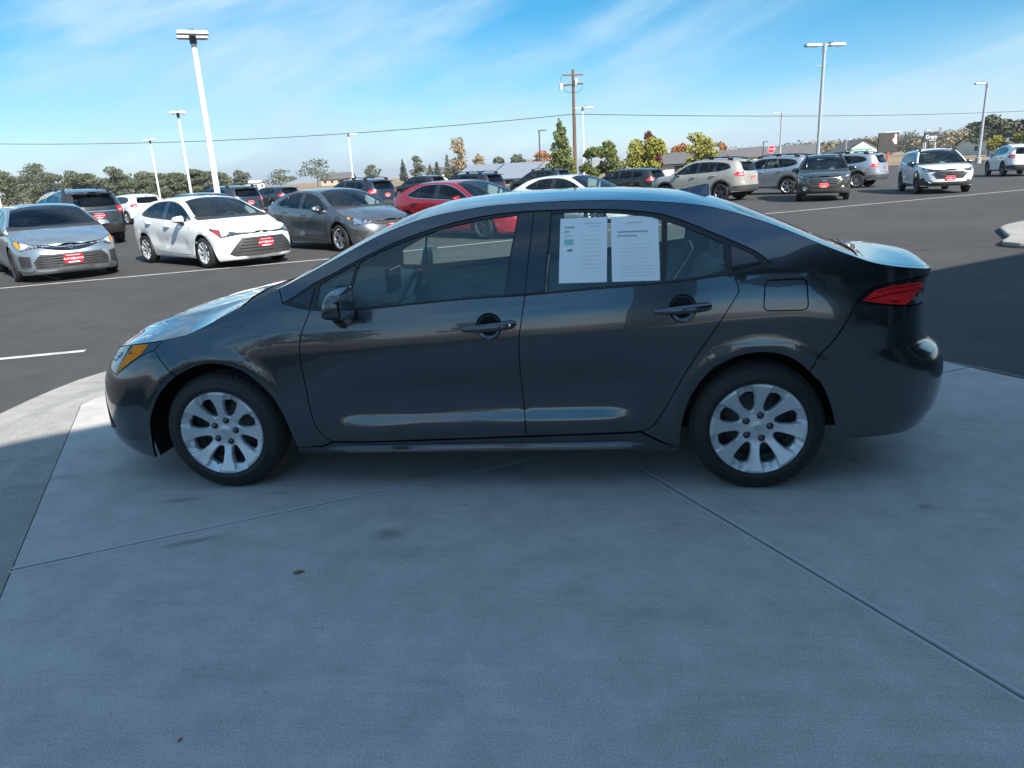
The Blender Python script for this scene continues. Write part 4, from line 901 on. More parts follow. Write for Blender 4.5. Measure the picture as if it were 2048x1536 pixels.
    # inner door linings with armrests
    for sd in(-1,1):
        for poly in([(-.76,.93),(-.80,.40),(-.74,.30),(.22,.31),(.21,.62),(.25,.965),(0,.955),(-.4,.935)],[(.28,.968),(.25,.62),(.26,.31),(.80,.33),(1.0,.66),(1.16,.93),(1.17,1.02),(.7,.99)]):
            panel('door_lining',car.B,dom(car.B,poly,'side'),'side',M_TRIMIN,root,sd,(),step=.08,inset=0,skirt=0,off=-.075)
        for x0,x1,z in((-.35,.12,.70),(.42,.92,.76)):
            mb=MB(); mb.box(((x0+x1)/2,sd*.765,z),(x1-x0,.06,.055)); mb.build('armrest',M_DASH,root,bevel=.012)
            mb=MB(); mb.box((x0+.08,sd*.79,z+.12),(.11,.02,.035)); mb.build('inner_handle',M_CHROME,root,bevel=.006)
    mb=MB(); mb.box((-.61,0,.965),(.03,.24,.14)); mb.build('centre_screen',M_SCREEN,root,bevel=.008)
    mb=MB(); mb.box((-.42,0,1.285),(.03,.22,.07)); mb.tube([(-.42,0,1.29),(-.36,0,1.37)],.012,6); mb.build('rear_view_mirror',M_BLACK,root,bevel=.0)
    mb=MB(); mb.box((-.15,0,.62),(.9,.20,.18)); mb.build('centre_console',M_DASH,root,bevel=.02)
    add_wheels(car,'cap',.772)
    return car
MAIN=main_car()
# ------------------------------------------------------------------ the other cars
SUV=dict(
 belt=[(-2.42,.80),(-1.9,.90),(-1.5,.96),(-1.1,1.02),(-.8,1.05),(0,1.08),(1,1.125),(1.8,1.16),(2.4,1.15)],
 rail=[(-2.42,.83),(-2.3,.87),(-2.1,.92),(-1.8,.965),(-1.5,1.0),(-1.3,1.02),(-1.17,1.045),(-1.0,1.13),(-.8,1.235),(-.55,1.37),(-.3,1.49),(-.05,1.56),(.3,1.59),(.8,1.597),(1.3,1.58),(1.7,1.535),(1.95,1.49),(2.12,1.45),(2.22,1.42)],
 centre=[(-2.42,.835),(-2.3,.905),(-2.1,.97),(-1.8,1.025),(-1.4,1.065),(-1.15,1.09),(-.9,1.215),(-.5,1.445),(-.2,1.575),(.1,1.62),(.6,1.645),(1.2,1.64),(1.7,1.605),(2.0,1.565),(2.14,1.535),(2.22,1.49)],
 nose=[(-2.27,.95),(-2.335,.86),(-2.375,.72),(-2.39,.58),(-2.385,.44),(-2.33,.32),(-2.22,.25)],
 tail=[(2.08,1.58),(2.135,1.46),(2.22,1.32),(2.32,1.14),(2.37,1.0),(2.39,.85),(2.41,.72),(2.45,.62),(2.455,.5),(2.42,.38),(2.32,.28)],
 section=[(.18,.83),(.25,.87),(.32,.885),(.42,.885),(.55,.898),(.7,.91),(.82,.912),(.92,.905),(1,.885)],
 tumble=(.36,.28),front=(-1.6,2.3,3.2,1.2),rear=(1.6,2.8,3.4,1.2),wheels=(-1.37,1.37),wr=.352,arch=.42,flare=.014,crown=2.6,crease=[(-2.25,-1.2,.6,.08,.014)],yt=.60)
SUV_O=dict(suv=True,
 archF=[(-1.80,.26),(-1.775,.45),(-1.68,.645),(-1.53,.748),(-1.37,.778),(-1.2,.742),(-1.06,.635),(-.972,.45),(-.955,.28)],
 archR=[(.955,.28),(.972,.45),(1.065,.64),(1.21,.745),(1.37,.778),(1.53,.745),(1.68,.635),(1.77,.45),(1.79,.33)],
 cutF=-1.64,cutR=1.66,bumpF=(-1.86,.90),headtip=-1.80,bumpR=(1.95,.98),
 headlow=[(-1.86,.90),(-2.0,.845),(-2.15,.81)],headin=(.46,.80),
 dlolow=[(-.95,1.08),(-.80,1.058),(-.5,1.07),(0,1.088),(.28,1.10),(.8,1.122),(1.22,1.147),(1.5,1.18),(1.78,1.26)],
 dlotop=[(1.78,1.26),(1.72,1.36),(1.55,1.44),(1.2,1.492),(.7,1.517),(.3,1.52),(-.02,1.50),(-.3,1.42),(-.55,1.30),(-.8,1.162),(-.95,1.08)],
 doorF=[(-.80,1.058),(-.86,.92),(-.87,.78),(-.86,.6),(-.84,.45),(-.80,.37),(-.75,.345)],
 doorB=[(-.75,.345),(0,.35),(.25,.352),(.80,.36),(.84,.362)],
 split=[(.28,1.10),(.25,.95),(.24,.8),(.24,.6),(.25,.352)],
 doorR=[(.84,.362),(.89,.40),(.93,.48),(1.04,.72),(1.13,.86),(1.22,1.0),(1.25,1.08),(1.22,1.147)],
 taillow=[(1.95,.98),(2.12,.95),(2.24,.945)],tailup=[(1.95,.98),(2.02,1.08),(2.13,1.115),(2.2,1.12)],
 rock=.27,fx=-.98,hoodx=-1.18,hoodc=.12,wsb=-1.14,wst=-.12,fb=.28,rb=.34,rbtop=.72,dz=.006,
 rglass=[(0,1.12),(.45,1.125),(.585,1.15),(.580,1.26),(.53,1.40),(.3,1.435),(0,1.44)])
def auto_panes(O,cuts,n=3,mg=.022):
    lo=np.array(sorted(crv(O['dlolow'],n))); up=np.array(sorted(crv(O['dlotop'],n))); out=[]
    zl=lambda x:float(np.interp(x,lo[:,0],lo[:,1]))+mg*.6; zu=lambda x:float(np.interp(x,up[:,0],up[:,1]))-mg
    for a0,a1,b0,b1 in cuts:      # lower-left, upper-left, lower-right, upper-right x
        P=[(x,zl(x)) for x in ease(a0,b0,5)]+[(x,zu(x)) for x in ease(b1,a1,6)]
        out.append(P)
    return out
def finish(car,pm,x,y,h,mir=(.965,1.0),z=LOT):
    car.root.location=(x,y,z); car.root.rotation_euler=(0,0,math.radians(h+180))
def fake_seams(car): pass
def sedan_car(label,pm,x,y,h,style,dims=(1,1,1),wheel='five',wr=None,glassm=None,group='sedans in the front row',chrome=None,cat='car',trim=M_GLOSSBLACK):
    root=empty('parked_sedan'); tag(root,label,cat,group)
    S,O=scale_spec(SEDAN,SEDAN_O,*dims,wr=wr)
    if style=='fast':      # lower, arched roof line
        S['rail']=[(a,b+(.02*math.exp(-((a-1.5)/.5)**2))) for a,b in S['rail']]; S['centre']=[(a,b+(.035*math.exp(-((a-1.6)/.45)**2))) for a,b in S['centre']]
    car=Car(root,S,O,pm,False,glassm or M_BGGLASS)
    car.headm={'wide':M_HEADL,'tiger':M_HEADL,'fast':M_HEADDARK}.get(style,M_HEADDARK)
    car.skin(); sx,sy,sz=dims
    car.windows([[(a*sx,b*sz) for a,b in p] for p in ([(-.72,.955),(-.70,1.075),(-.55,1.15),(-.32,1.245),(-.05,1.305),(.2,1.335),(.17,.988),(-.3,.965)],[(.34,.998),(.37,1.34),(.6,1.338),(.86,1.306),(.91,1.285),(.90,1.03),(.6,1.012)],[(.93,1.035),(.95,1.27),(1.08,1.215),(1.26,1.135),(1.24,1.07)])],trim,chrome)
    car.under(); interior(car)
    B=car.B
    # lamp inserts
    for hl,sd in zip(car.headlight,(-1,1)):
        P=[(-1.70,.782),(-1.81,.766),(-1.87,.715),(-1.93,.63),(-1.80,.703)] if style!='tiger' else [(-1.66,.79),(-1.75,.775),(-1.74,.735),(-1.69,.75)]
        panel('side_marker',B,dom(B,[(a*sx,b*sz) for a,b in P],'side'),'side',M_AMBER if style!='base' else mat('clear_red_marker',(.35,.03,.03),.2,coat=1),hl,sd,(),step=.08,inset=0,skirt=.004,off=.004)
        P=[(-1.86,.763),(-1.98,.728),(-2.03,.705),(-2.02,.655),(-1.955,.63)]
        panel('lamp_reflector',B,dom(B,[(a*sx,b*sz) for a,b in P],'side'),'side',M_CHROME if style=='tiger' else M_CLEAR,hl,sd,(),step=.08,inset=0,skirt=.004,off=.004)
    sc=lambda P:[(a*sy,b*sz) for a,b in P]
    if style=='base':
        gr=car.end('grille','front',sc([(-.46,.595),(.46,.595),(.70,.29),(.62,.245),(-.62,.245),(-.70,.29)]),M_PLASTIC)
        for z in(.32,.38,.44,.50,.55): car.end('grille_slat','front',sc([(-.40-(.59-z)*.7,z),(.40+(.59-z)*.7,z),(.40+(.59-z)*.7,z+.012),(-.40-(.59-z)*.7,z+.012)]),M_GLOSSBLACK,off=.009)
        tri_oval('emblem',.17,M_EMBLEM,root,(car.tipF-.045,0,.635*sz),axis='x'); plate(car,-1,.475*sz)
    elif style=='wide':
        car.end('upper_grille','front',sc([(-.50,.668),(0,.640),(.50,.668),(.42,.640),(.12,.575),(-.12,.575),(-.42,.640)]),M_GLOSSBLACK)
        car.end('grille','front',sc([(-.50,.53),(.50,.53),(.62,.40),(.60,.27),(-.60,.27),(-.62,.40)]),M_PLASTIC)
        for z in(.30,.345,.39,.435,.48): car.end('grille_slat','front',sc([(-.59+abs(z-.38)*.35,z),(.59-abs(z-.38)*.35,z),(.59-abs(z-.38)*.35,z+.014),(-.59+abs(z-.38)*.35,z+.014)]),M_GLOSSBLACK,off=.010)
        car.end('side_intake','front',sc([(.655,.50),(.80,.52),(.815,.46),(.80,.31),(.665,.30)]),M_PLASTIC,True)
        car.end('bumper_fin','front',sc([(.60,.255),(.83,.30),(.835,.255),(.70,.225)]),pm,True,off=.02)
        tri_oval('emblem',.17,M_CHROME,root,(car.tipF-.055,0,.625*sz),axis='x'); plate(car,-1,.42*sz)
    elif style=='tiger':
        car.end('grille','front',sc([(-.48,.668),(.48,.668),(.42,.615),(.10,.60),(-.10,.60),(-.42,.615)]),M_PLASTIC,off=.006)
        car.end('side_intake','front',sc([(.60,.47),(.82,.53),(.80,.40),(.70,.30)]),M_PLASTIC,True)
        car.end('lower_grille','front',sc([(-.45,.42),(.45,.42),(.55,.26),(-.55,.26)]),M_PLASTIC); plate(car,-1,.53*sz)
        me=text_mesh('KIA',.075,M_CHROME); link('lettering',me,root,(car.tipF+.035,0,.725*sz),(math.radians(40),0,-math.pi/2))
    else:
        car.end('grille','front',sc([(-.40,.60),(.40,.60),(.55,.42),(.50,.27),(-.50,.27),(-.55,.42)]),M_PLASTIC); plate(car,-1,.46*sz)
    mirror(car,pm,-.62*sx,.985*sz,.955*sy)
    handle(car,.091*sx,.845*sz,car.front_door,pm,False); handle(car,.99*sx,.904*sz,car.rear_door,pm,False)
    tri_oval('emblem',.12,M_CHROME,root,(car.B.xr(.93*sz)+.012,0,.93*sz),axis='x'); plate(car,1,.83*sz)
    add_wheels(car,wheel,.785*sy)
    mb=MB(); mb.box((-.84*sx,-.45*sy,.965*sz),(.10,.12,.012)); mb.build('dash_card',M_PAPER,root)
    finish(car,pm,x,y,h); return car
def suv_car(label,pm,x,y,h,dims=(1,1,1),wheel='five',rack=True,clad=True,front='hex',group='sport utility cars on the lot',papers=False,rearsign='plate',wr=None,name='parked_suv',low=False):
    root=empty(name); tag(root,label,'car',group)
    S,O=scale_spec(SUV,SUV_O,*dims,wr=wr); sx,sy,sz=dims
    O['rglass']=[(a/sx*sy,b) for a,b in O['rglass']]
    for k in('wsb','wst'): O[k]=O[k]*sx
    for k in('fb','rb','rbtop'): O[k]=O[k]*sz
    O['dark_from']=1
    car=Car(root,S,O,pm,False,M_BGGLASS,M_PRIV); car.headm=M_HEADDARK
    if clad: car.sillm=M_CLAD
    car.skin(); car.windows(auto_panes(O,[(-.76*sx,-.66*sx,.19*sx,.20*sx),(.33*sx,.34*sx,1.05*sx,1.07*sx),(1.13*sx,1.15*sx,1.66*sx,1.60*sx)]),M_GLOSSBLACK)
    car.under(); interior(car); B=car.B; sc=lambda P:[(a*sy,b*sz) for a,b in P]
    if clad:
        for key,wx in(('archF',S['wheels'][0]),('archR',S['wheels'][1])):
            a=crv(O[key],3); wz=S['wr']; outp=[(wx+(p[0]-wx)*1.17,wz+(p[1]-wz)*1.16 if p[1]>wz else p[1]) for p in a]
            car.side('arch_cladding',a+list(reversed(outp)),m=M_CLAD,inset=0,skirt=.02,off=.008)
        car.wrap('lower_cladding','front',[('y',0,.30*sz),('y',.6,.30*sz),('y',.86*sy,.33*sz),('y',.895*sy,.52*sz),('y',.80*sy,.60*sz),('y',.74*sy,.46*sz),('y',.5,.44*sz),('y',0,.44*sz)],M_CLAD,inset=0,off=.010)
        car.wrap('rear_cladding','rear',[('y',0,.36*sz),('y',.6,.37*sz),('y',.88*sy,.40*sz),('y',.895*sy,.56*sz),('y',.6,.60*sz),('y',0,.60*sz)],M_CLAD,inset=0,off=.010)
    # face
    if front=='hex':
        car.end('grille','front',sc([(-.41,.812),(.41,.812),(.555,.735),(.41,.565),(-.41,.565),(-.555,.735)]),M_PLASTIC)
        P=sc([(-.41,.812),(.41,.812),(.555,.735),(.41,.565),(-.41,.565),(-.555,.735)]); ring=[tuple(q) for q in insetp(P,-.016)]
        for a,b in zip(range(6),list(range(1,6))+[0]): car.end('grille_frame','front',[P[a],ring[a],ring[b],P[b]],M_EMBLEM,off=.010)
        for z in(.62,.675,.73,.775): car.end('grille_slat','front',sc([(-.43,z),(.43,z),(.43,z+.014),(-.43,z+.014)]),M_GLOSSBLACK,off=.009)
        star_oval('emblem',.20,M_CHROME,root,(float(B.xf(.735*sz))-.03,0,.735*sz))
        for sd in(-1,1):
            uu=B.u_of_y(np.array([.62*sy]),np.array([.46*sz]),-1); xx=float(B.S(uu,np.array([.46*sz]))[0][0]); mb=MB()
            for i in range(1): mb.lathe([(.075,.02),(.075,-.012),(.058,-.018),(.05,-.004),(.001,.0)],18)
            me=mb.mesh('fog_lamp',M_CHROME,True); link('fog_lamp',me,root,(xx-.012,sd*.62*sy,.46*sz),(0,0,-math.pi/2+sd*-.35))
    for hl,sd in zip(car.headlight,(-1,1)):
        panel('lamp_reflector',B,dom(B,[(-1.98*sx,.91*sz),(-2.12*sx,.875*sz),(-2.13*sx,.83*sz),(-2.0*sx,.86*sz)],'side'),'side',M_CLEAR,hl,sd,(),step=.08,inset=0,skirt=.004,off=.004)
        panel('side_marker',B,dom(B,[(-1.86*sx,.94*sz),(-1.95*sx,.915*sz),(-1.96*sx,.875*sz),(-1.88*sx,.905*sz)],'side'),'side',mat('clear_red_marker',(.35,.03,.03),.2,coat=1),hl,sd,(),step=.08,inset=0,skirt=.004,off=.004)
    for tl,sd in zip(car.taillight,(-1,1)):
        panel('reversing_lens',B,dom(B,[(2.12*sx,.985*sz),(2.26*sx,.98*sz),(2.27*sx,1.03*sz),(2.15*sx,1.04*sz)],'side'),'side',M_CLEAR,tl,sd,(),step=.08,inset=0,skirt=.004,off=.004)
    plate(car,-1,.575*sz if front=='hex' else .6*sz,-.05); plate(car,1,.86*sz,.06)
    # tailgate spoiler, rack, mirrors, wiper
    mb=MB(); zt=float(B.zc(car.tipR))
    mb.prism([(car.tipR-.25,zt-.012),(car.tipR+.10,zt-.035),(car.tipR+.085,zt-.065),(car.tipR-.02,zt-.075)],-.56*sy,.56*sy,axis='y'); mb.build('roof_spoiler',pm,root,bevel=.01)
    mb=MB(); mb.tube([(float(B.xr(1.2*sz))+.015,.0,1.18*sz),(float(B.xr(1.22*sz))+.015,-.30,1.215*sz)],.010,5); mb.build('rear_wiper',M_BLACK,root)
    if rack:
        for sd in(-1,1):
            mb=MB(); xs=ease(-.20*sx,1.75*sx,14); P=[]
            for i,x_ in enumerate(xs):
                z=float(B.zr(x_)); yy=float(B.yrail(x_))-.06; hgt=.075 if 0<i<14 else .01; P.append((x_,sd*yy,z+hgt+.02))
            mb.tube(P,.020,6)
            for x_ in(-.13*sx,.75*sx,1.66*sx): mb.box((x_,sd*(float(B.yrail(x_))-.06),float(B.zr(x_))+.05),(.22,.035,.10))
            mb.build('roof_rail',M_BLACK,root,True)
    mirror(car,M_GLOSSBLACK if clad else pm,-.66*sx,1.10*sz,.99*sy,1.1)
    handle(car,.06*sx,.96*sz,car.front_door,pm,False); handle(car,.99*sx,.99*sz,car.rear_door,pm,False)
    add_wheels(car,wheel,.80*sy)
    mb=MB(); mb.box((-.86*sx,.45*sy,1.075*sz),(.10,.14,.012)); mb.build('dash_card',M_PAPER,root)
    finish(car,pm,x,y,h); return car
P_SILVERBLUE=paint('silver_blue_paint',(.36,.41,.44),.8,.33); P_WHITE=paint('white_paint',(.80,.81,.80),0,.4); P_GREY=paint('mid_grey_paint',(.16,.17,.18),.8,.32); P_RED=paint('red_paint',(.36,.006,.016),.35,.3)
P_PEARL=paint('pearl_white_paint',(.74,.77,.80),.1,.35); P_BLACK=paint('black_paint',(.012,.012,.014),.3,.3); P_BRONZE=paint('dark_bronze_paint',(.050,.046,.042),.7,.32); P_NAVY=paint('navy_paint',(.016,.024,.038),.5,.3)
P_GREIGE=paint('greige_paint',(.34,.33,.30),.2,.35); P_SILVER=paint('silver_paint',(.48,.51,.54),.8,.33); P_GREEN=paint('olive_metallic_paint',(.085,.082,.058),.75,.32); P_SLATE=paint('slate_paint',(.05,.058,.068),.7,.32)
P_TAN=paint('sand_paint',(.30,.27,.24),.5,.35)
sedan_car('silver blue sedan with wide dark lower grille at the left edge of the photo',P_SILVERBLUE,-11.25,10.45,-43,'wide',(1.054,1.033,1.007),'dark',.33,M_PRIV)
sedan_car('white sedan facing right with large dark grille, silver wheel covers',P_WHITE,-8.1,11.45,-34,'base',(1,1,1),'cap')
sedan_car('mid grey sedan with glinting headlight, between the white sedan and the red one',P_GREY,-5.95,13.8,-37,'tiger',(1.0,1.01,1.0),'five')
sedan_car('bright red sedan with chrome window surround, behind the foreground car roof',P_RED,-2.95,15.6,-36,'fast',(1.065,1.04,1.018),'dark',.335,None,chrome=M_CHROME)
sedan_car('pale white sedan directly behind the roof of the foreground car',P_PEARL,-.15,19.2,-36,'fast',(.99,1.0,.99),'five')
SG='sport utility cars parked nose away'
asc=suv_car('large dark bronze sport utility with roof rails, rear towards the silver blue sedan',P_BRONZE,-17.0,18.9,144,(1.03,1.03,1.075),'five',True,False,group=SG)
asc.end('chrome_bar','rear',[(-.56,1.075),(.56,1.075),(.56,1.045),(-.56,1.045)],M_CHROME,off=.012)
suv_car('small white hatchback partly hidden behind the white sedan',P_WHITE,-23.8,32.3,147,(.90,.96,.90),'five',False,False,group=SG,name='parked_hatchback',wr=.32)
sedan_car('navy blue sedan almost hidden behind the tail of the white sedan',P_NAVY,-14.6,22.3,147,'fast',(1.0,1.0,1.0),'five',group='cars mostly hidden by others')
suv_car('dark slate wagon with roof rails, tail behind the white sedan roof',P_SLATE,-17.2,29.5,147,(1,1,1),'five',True,True,group=SG)
suv_car('sand coloured car, only its tail showing beyond the slate wagon',P_TAN,-25.2,46.6,147,(.95,.98,1.0),'five',False,False,group=SG)
suv_car('dark hatchback low behind the roof of the mid grey sedan',P_NAVY,-20.4,42,147,(.93,.96,.90),'five',False,False,group=SG,name='parked_hatchback',wr=.32)
suv_car('navy wagon with roof rails behind the windscreen of the mid grey sedan',P_NAVY,-11.3,31.3,147,(1,1,1),'five',True,True,group=SG)
suv_car('black sport utility far behind the tail of the red sedan',P_BLACK,-12.6,50,147,(.95,.98,1.02),'five',False,False,group=SG)
suv_car('black wagon with tall roof rails behind the roof of the red sedan',P_BLACK,-6.6,35.8,147,(1,1,1.01),'five',True,True,group=SG)
suv_car('black sport utility left of the utility pole, behind the pale white sedan',P_BLACK,-3.4,46,147,(.95,.98,1.02),'five',True,False,group=SG)
hb=suv_car('black hatchback with a sheet of paper in its side window',P_BLACK,1.75,34,147,(.915,.96,.885),'five',False,False,group=SG,name='parked_hatchback',wr=.32)
fo=suv_car('greige sport utility with two papers in its rear side window',P_GREIGE,4.95,28.7,143,(.957,.98,1.03),'dark',True,True,group=SG)
suv_car('silver sport utility between the greige one and the olive wagon',P_SILVER,8.35,32.0,143,(.957,.98,1.03),'five',True,True,group=SG)
suv_car('olive wagon facing the camera with hexagonal grille',P_GREEN,9.1,26.0,-104,(1,1.0,1.0),'five',True,True,group='wagons facing the camera')
suv_car('silver wagon with its tail to the right, between the olive and white wagons',P_SILVER,12.35,35.5,143,(1,1,1),'ten',True,True,group=SG)
suv_car('white wagon facing the camera at the right, shaded flank',P_WHITE,13.7,27.4,-99,(1,1.0,1.0),'dark',True,True,group='wagons facing the camera')
suv_car('white sport utility with dark rear window cut by the right edge of the photo',P_WHITE,23.4,40.9,80,(.95,.99,1.01),'dark',False,True,group=SG)
def window_sheet(car,x,z,w,h,label,side=-1,m=M_PAPER,tilt=0,gap=.012):
    """paper taped to the inside of a side window"""
    B=car.B; rt=car.root; y=lambda xx,zz:side*(float(B.Y(xx,zz))-gap)
    V=[(x+i*w/4*1.0+tilt*j*h/4,0,z+j*h/4) for j in range(5) for i in range(5)]; V=[(a,y(a,c),c) for a,_,c in V]
    V2=[(a,b-side*.0008,c) for a,b,c in V]
    F=[(j*5+i,j*5+i+1,j*5+i+6,j*5+i+5) for j in range(4) for i in range(4)]; F+=[tuple(25+k for k in reversed(f)) for f in F]
    rim=[0,1,2,3,4,9,14,19,24,23,22,21,20,15,10,5]; F+=[(rim[i],rim[(i+1)%16],25+rim[(i+1)%16],25+rim[i]) for i in range(16)]
    o=link('paper_sheet',mesh('paper_sheet',V+V2,F,m,False)); bpy.context.view_layer.update()
    o.matrix_world=Matrix.Translation(rt.location)@Matrix.Rotation(rt.rotation_euler.z,4,'Z'); tag(o,label,'paper',None); return o
window_sheet(fo,.44*.957,1.19,.22,.26,'left of the two papers in the greige sport utility window'); window_sheet(fo,.76*.957,1.20,.22,.26,'right of the two papers in the greige sport utility window')
window_sheet(hb,.40*.915,1.00,.24,.28,'paper sheet in the side window of the black hatchback')
# papers taped inside the grey sedan's rear door window
def main_papers():
    a=window_sheet(MAIN,.425,1.030,.222,.285,'left of two white forms taped inside the grey sedan rear window',gap=.0068,tilt=.03)
    b=window_sheet(MAIN,.672,1.030,.218,.283,'right of two white forms taped inside the grey sedan rear window',gap=.0068,tilt=.0)
    ink=mat('grey_print',(.62,.65,.65),.8); teal=mat('teal_print',(.30,.62,.55),.8); dark=mat('dark_print',(.38,.41,.41),.8)
    def line(p,x0,x1,z,h,m,side=-1,gap=.0056):
        B=MAIN.B; V=[]
        for x in(x0,x1):
            for zz in(z,z+h): V.append((x,-(float(B.Y(x,zz))-gap),zz))
        link('print_line',mesh('print_line',V,[(0,2,3,1)],m,False),p)
    line(a,.545,.625,1.288,.004,ink); line(a,.455,.50,1.272,.006,dark); line(a,.57,.62,1.274,.003,ink); line(a,.452,.475,1.252,.008,teal); line(a,.452,.49,1.236,.003,teal); line(a,.452,.495,1.198,.024,teal); line(a,.466,.49,1.168,.010,mat('teal_mark',(.08,.35,.30),.8))
    for i in range(9): line(a,.525,.525+.11*(.7+.3*((i*37)%10)/10),1.235-.018*i,.0018,mat('faint_print',(.68,.72,.71),.8))
    line(b,.745,.815,1.283,.006,ink); line(b,.70,.84,1.243,.006,dark); line(b,.70,.79,1.226,.005,dark)
    for i in range(6): line(b,.70,.86-.01*(i%3),1.19-.016*i,.0015,mat('faint_print',(0,0,0)))
    for i in range(4): line(b,.71,.865,1.095-.014*i,.002,ink if i==3 else mat('faint_print',(0,0,0)))
main_papers()
# ------------------------------------------------------------------ poles, signs, wires
M_POLEW=mat('pole_white',(.72,.74,.76),.45,noise=(3,.3,(.64,.66,.68))); M_POLEG=mat('pole_galvanised',(.40,.42,.44),.45,.5); M_WOOD=mat('pole_wood',(.12,.065,.04),.9,noise=(6,.3,(.17,.10,.065))); M_BRONZEM=mat('lamp_bronze',(.05,.045,.04),.5)
M_LENS=mat('lamp_lens',(.6,.6,.58),.4)
def lot_lamp(x,y,h,heads,rz,m,label,r=.10,hw=(.95,.36),group='parking lot lamp posts',rods=False,z=LOT):
    root=empty('lamp_post',(x,y,z),rz); tag(root,label,'lamp post',group)
    mb=MB(); mb.tube([(0,0,.5),(0,0,h*.5),(0,0,h-.1)],[r,r*.93,r*.86],10); mb.build('pole',m,root,True)
    mb=MB(); mb.lathe([(.28,0),(.28,.55),(.24,.6),(0,.6)],16,'z'); mb.build('base',M_GUTTER,root,True)
    mb=MB(); mb.tube([(0,0,h-.35),(0,0,h+.06)],r*1.15,8); mb.build('collar',M_BRONZEM if m is M_POLEW else m,root,True)
    for dx,dy,w,d in heads:
        l=math.hypot(dx,dy); ux,uy=dx/l,dy/l; a=math.atan2(uy,ux)
        mb=MB(); c=(ux*(.25+d/2),uy*(.25+d/2),h); mb.box(c,(d,w,.13),a,taper=.9); hd=mb.build('lamp_head',m,root,bevel=.02)
        mb=MB(); mb.box((c[0],c[1],h-.075),(d*.8,w*.85,.02),a); mb.build('lens',M_LENS,hd)
        mb=MB(); mb.tube([(0,0,h-.02),(ux*.28,uy*.28,h-.01)],.045,6); mb.build('arm',m,root)
    for i in range(2):
        mb=MB(); mb.lathe([(.04,0),(.035,.10),(.0,.13)],8,'z',c=(-.12+.14*i+heads[0][0]*.4,heads[0][1]*.4,h+.06)); mb.build('photo_sensor',M_BRONZEM,root)
    if rods:
        for z_ in(h*.86,h*.33):
            mb=MB(); mb.tube([(0,0,z_),(-.55,-.25,z_-.05)],.02,5); mb.build('banner_rod',m,root)
    return root
# white twin-bar lamps on the left
lot_lamp(-16.2,27.2,7.75,[(0.5,-.86,1.25,.45),(-.5,.86,1.25,.45)],.0,M_POLEW,'tallest white lamp post with two bar heads, above the white sedan',.13)
lot_lamp(-33.75,55.6,7.65,[(.5,-.86,1.25,.45),(-.5,.86,1.25,.45)],0,M_POLEW,'middle one of the three white lamp posts at the left',.105)
lot_lamp(-54.8,84.8,7.65,[(.5,-.86,1.4,.5),(-.5,.86,1.4,.5)],0,M_POLEW,'shortest looking white lamp post above the left treeline',.11)
lot_lamp(-20.95,20.36,7.65,[(.5,-.86,1.25,.45),(-.5,.86,1.25,.45)],0,M_POLEW,'white pole foot cut by the left edge of the photo',.12)
lot_lamp(-33.8,98.1,7.7,[(1,.1,.4,1.0)],0,M_POLEW,'thin white lamp post rising behind the navy wagon',.11)
lot_lamp(-9.1,119.2,7.75,[(1,0,.4,1.0)],0,M_BRONZEM,'thin dark lamp post left of the tall conifer',.12)
lot_lamp(-1.2,80.3,7.9,[(1,.1,.4,.95),(-1,-.1,.4,.95)],0,M_POLEW,'white lamp post standing right behind the wooden utility pole',.10)
lot_lamp(26.6,110.3,7.75,[(-1,0,.4,1.0)],0,M_POLEG,'distant grey lamp post right of the stop sign',.15)
lot_lamp(13.46,42.8,7.65,[(1,.25,.4,.95),(-1,-.25,.4,.95)],0,M_POLEG,'grey lamp post with two flat heads behind the olive wagon',.105,rods=True)
lot_lamp(39.2,78.9,7.7,[(-1,-.1,.45,1.0)],0,M_POLEG,'grey lamp post with one head near the right edge of the photo',.15)
lot_lamp(12.3,145.5,5.3,[(1,0,.3,.7)],0,M_BRONZEM,'short dark lamp post beside the grey house roof',.11)
lot_lamp(34.2,158.8,4.9,[(1,0,.3,.7)],0,M_BRONZEM,'short dark lamp post left of the stop sign',.11)
lot_lamp(62,150,5.2,[(1,0,.3,.7)],0,M_POLEG,'small pale lamp post right of the dark billboard',.11)
lot_lamp(52.5,165,4.6,[(1,0,.3,.7)],0,M_POLEG,'small pale lamp post left of the dark billboard',.11)
def utility_pole():
    root=empty('utility_pole',(-1.85,71.2,LOT)); tag(root,'tall wooden utility pole with two cross-arms above the conifer','utility pole')
    mb=MB(); mb.tube([(0,0,0),(0,0,5),(0,0,10.7)],[.20,.17,.13],10); mb.build('pole',M_WOOD,root,True)
    for z,w,a in((10.2,1.25,.25),(9.35,1.25,-.35)):
        mb=MB(); mb.box((0,-.16,z),(w*1.6,.11,.13),a); arm=mb.build('cross_arm',M_WOOD,root)
        for dx in(-.9,-.45,.45,.9):
            mb=MB(); mb.lathe([(.05,0),(.07,.06),(.04,.12),(.06,.17),(0,.2)],8,'z',c=(dx*math.cos(a),-.16+dx*math.sin(a),z+.06)); mb.build('insulator',mat('insulator',(.35,.36,.38),.3),arm,True)
    for p in((.30,-.2,9.55),(-1.15,-.3,9.2)):
        mb=MB(); mb.lathe([(.0,-.30),(.15,-.28),(.17,0),(.17,.22),(.10,.30),(0,.32)],12,'z',c=p); mb.build('transformer_can',M_POLEW,root,True)
    mb=MB()
    for s in(-1,1):
        mb.tube([(s*.9,-.2,9.4),(s*.85,-.2,8.9),(s*.45,-.2,8.6),(0,-.15,8.7)],.02,5)
    mb.tube([(-1.1,-.3,9.3),(-1.2,-.3,10.0),(-.9,-.2,10.4)],.015,4); mb.build('jumper_wire',M_BLACK,root)
    mb=MB(); mb.tube([(.19,-.1,0),(.19,-.1,6.5)],.05,6); mb.build('conduit',M_POLEG,root)
utility_pole()
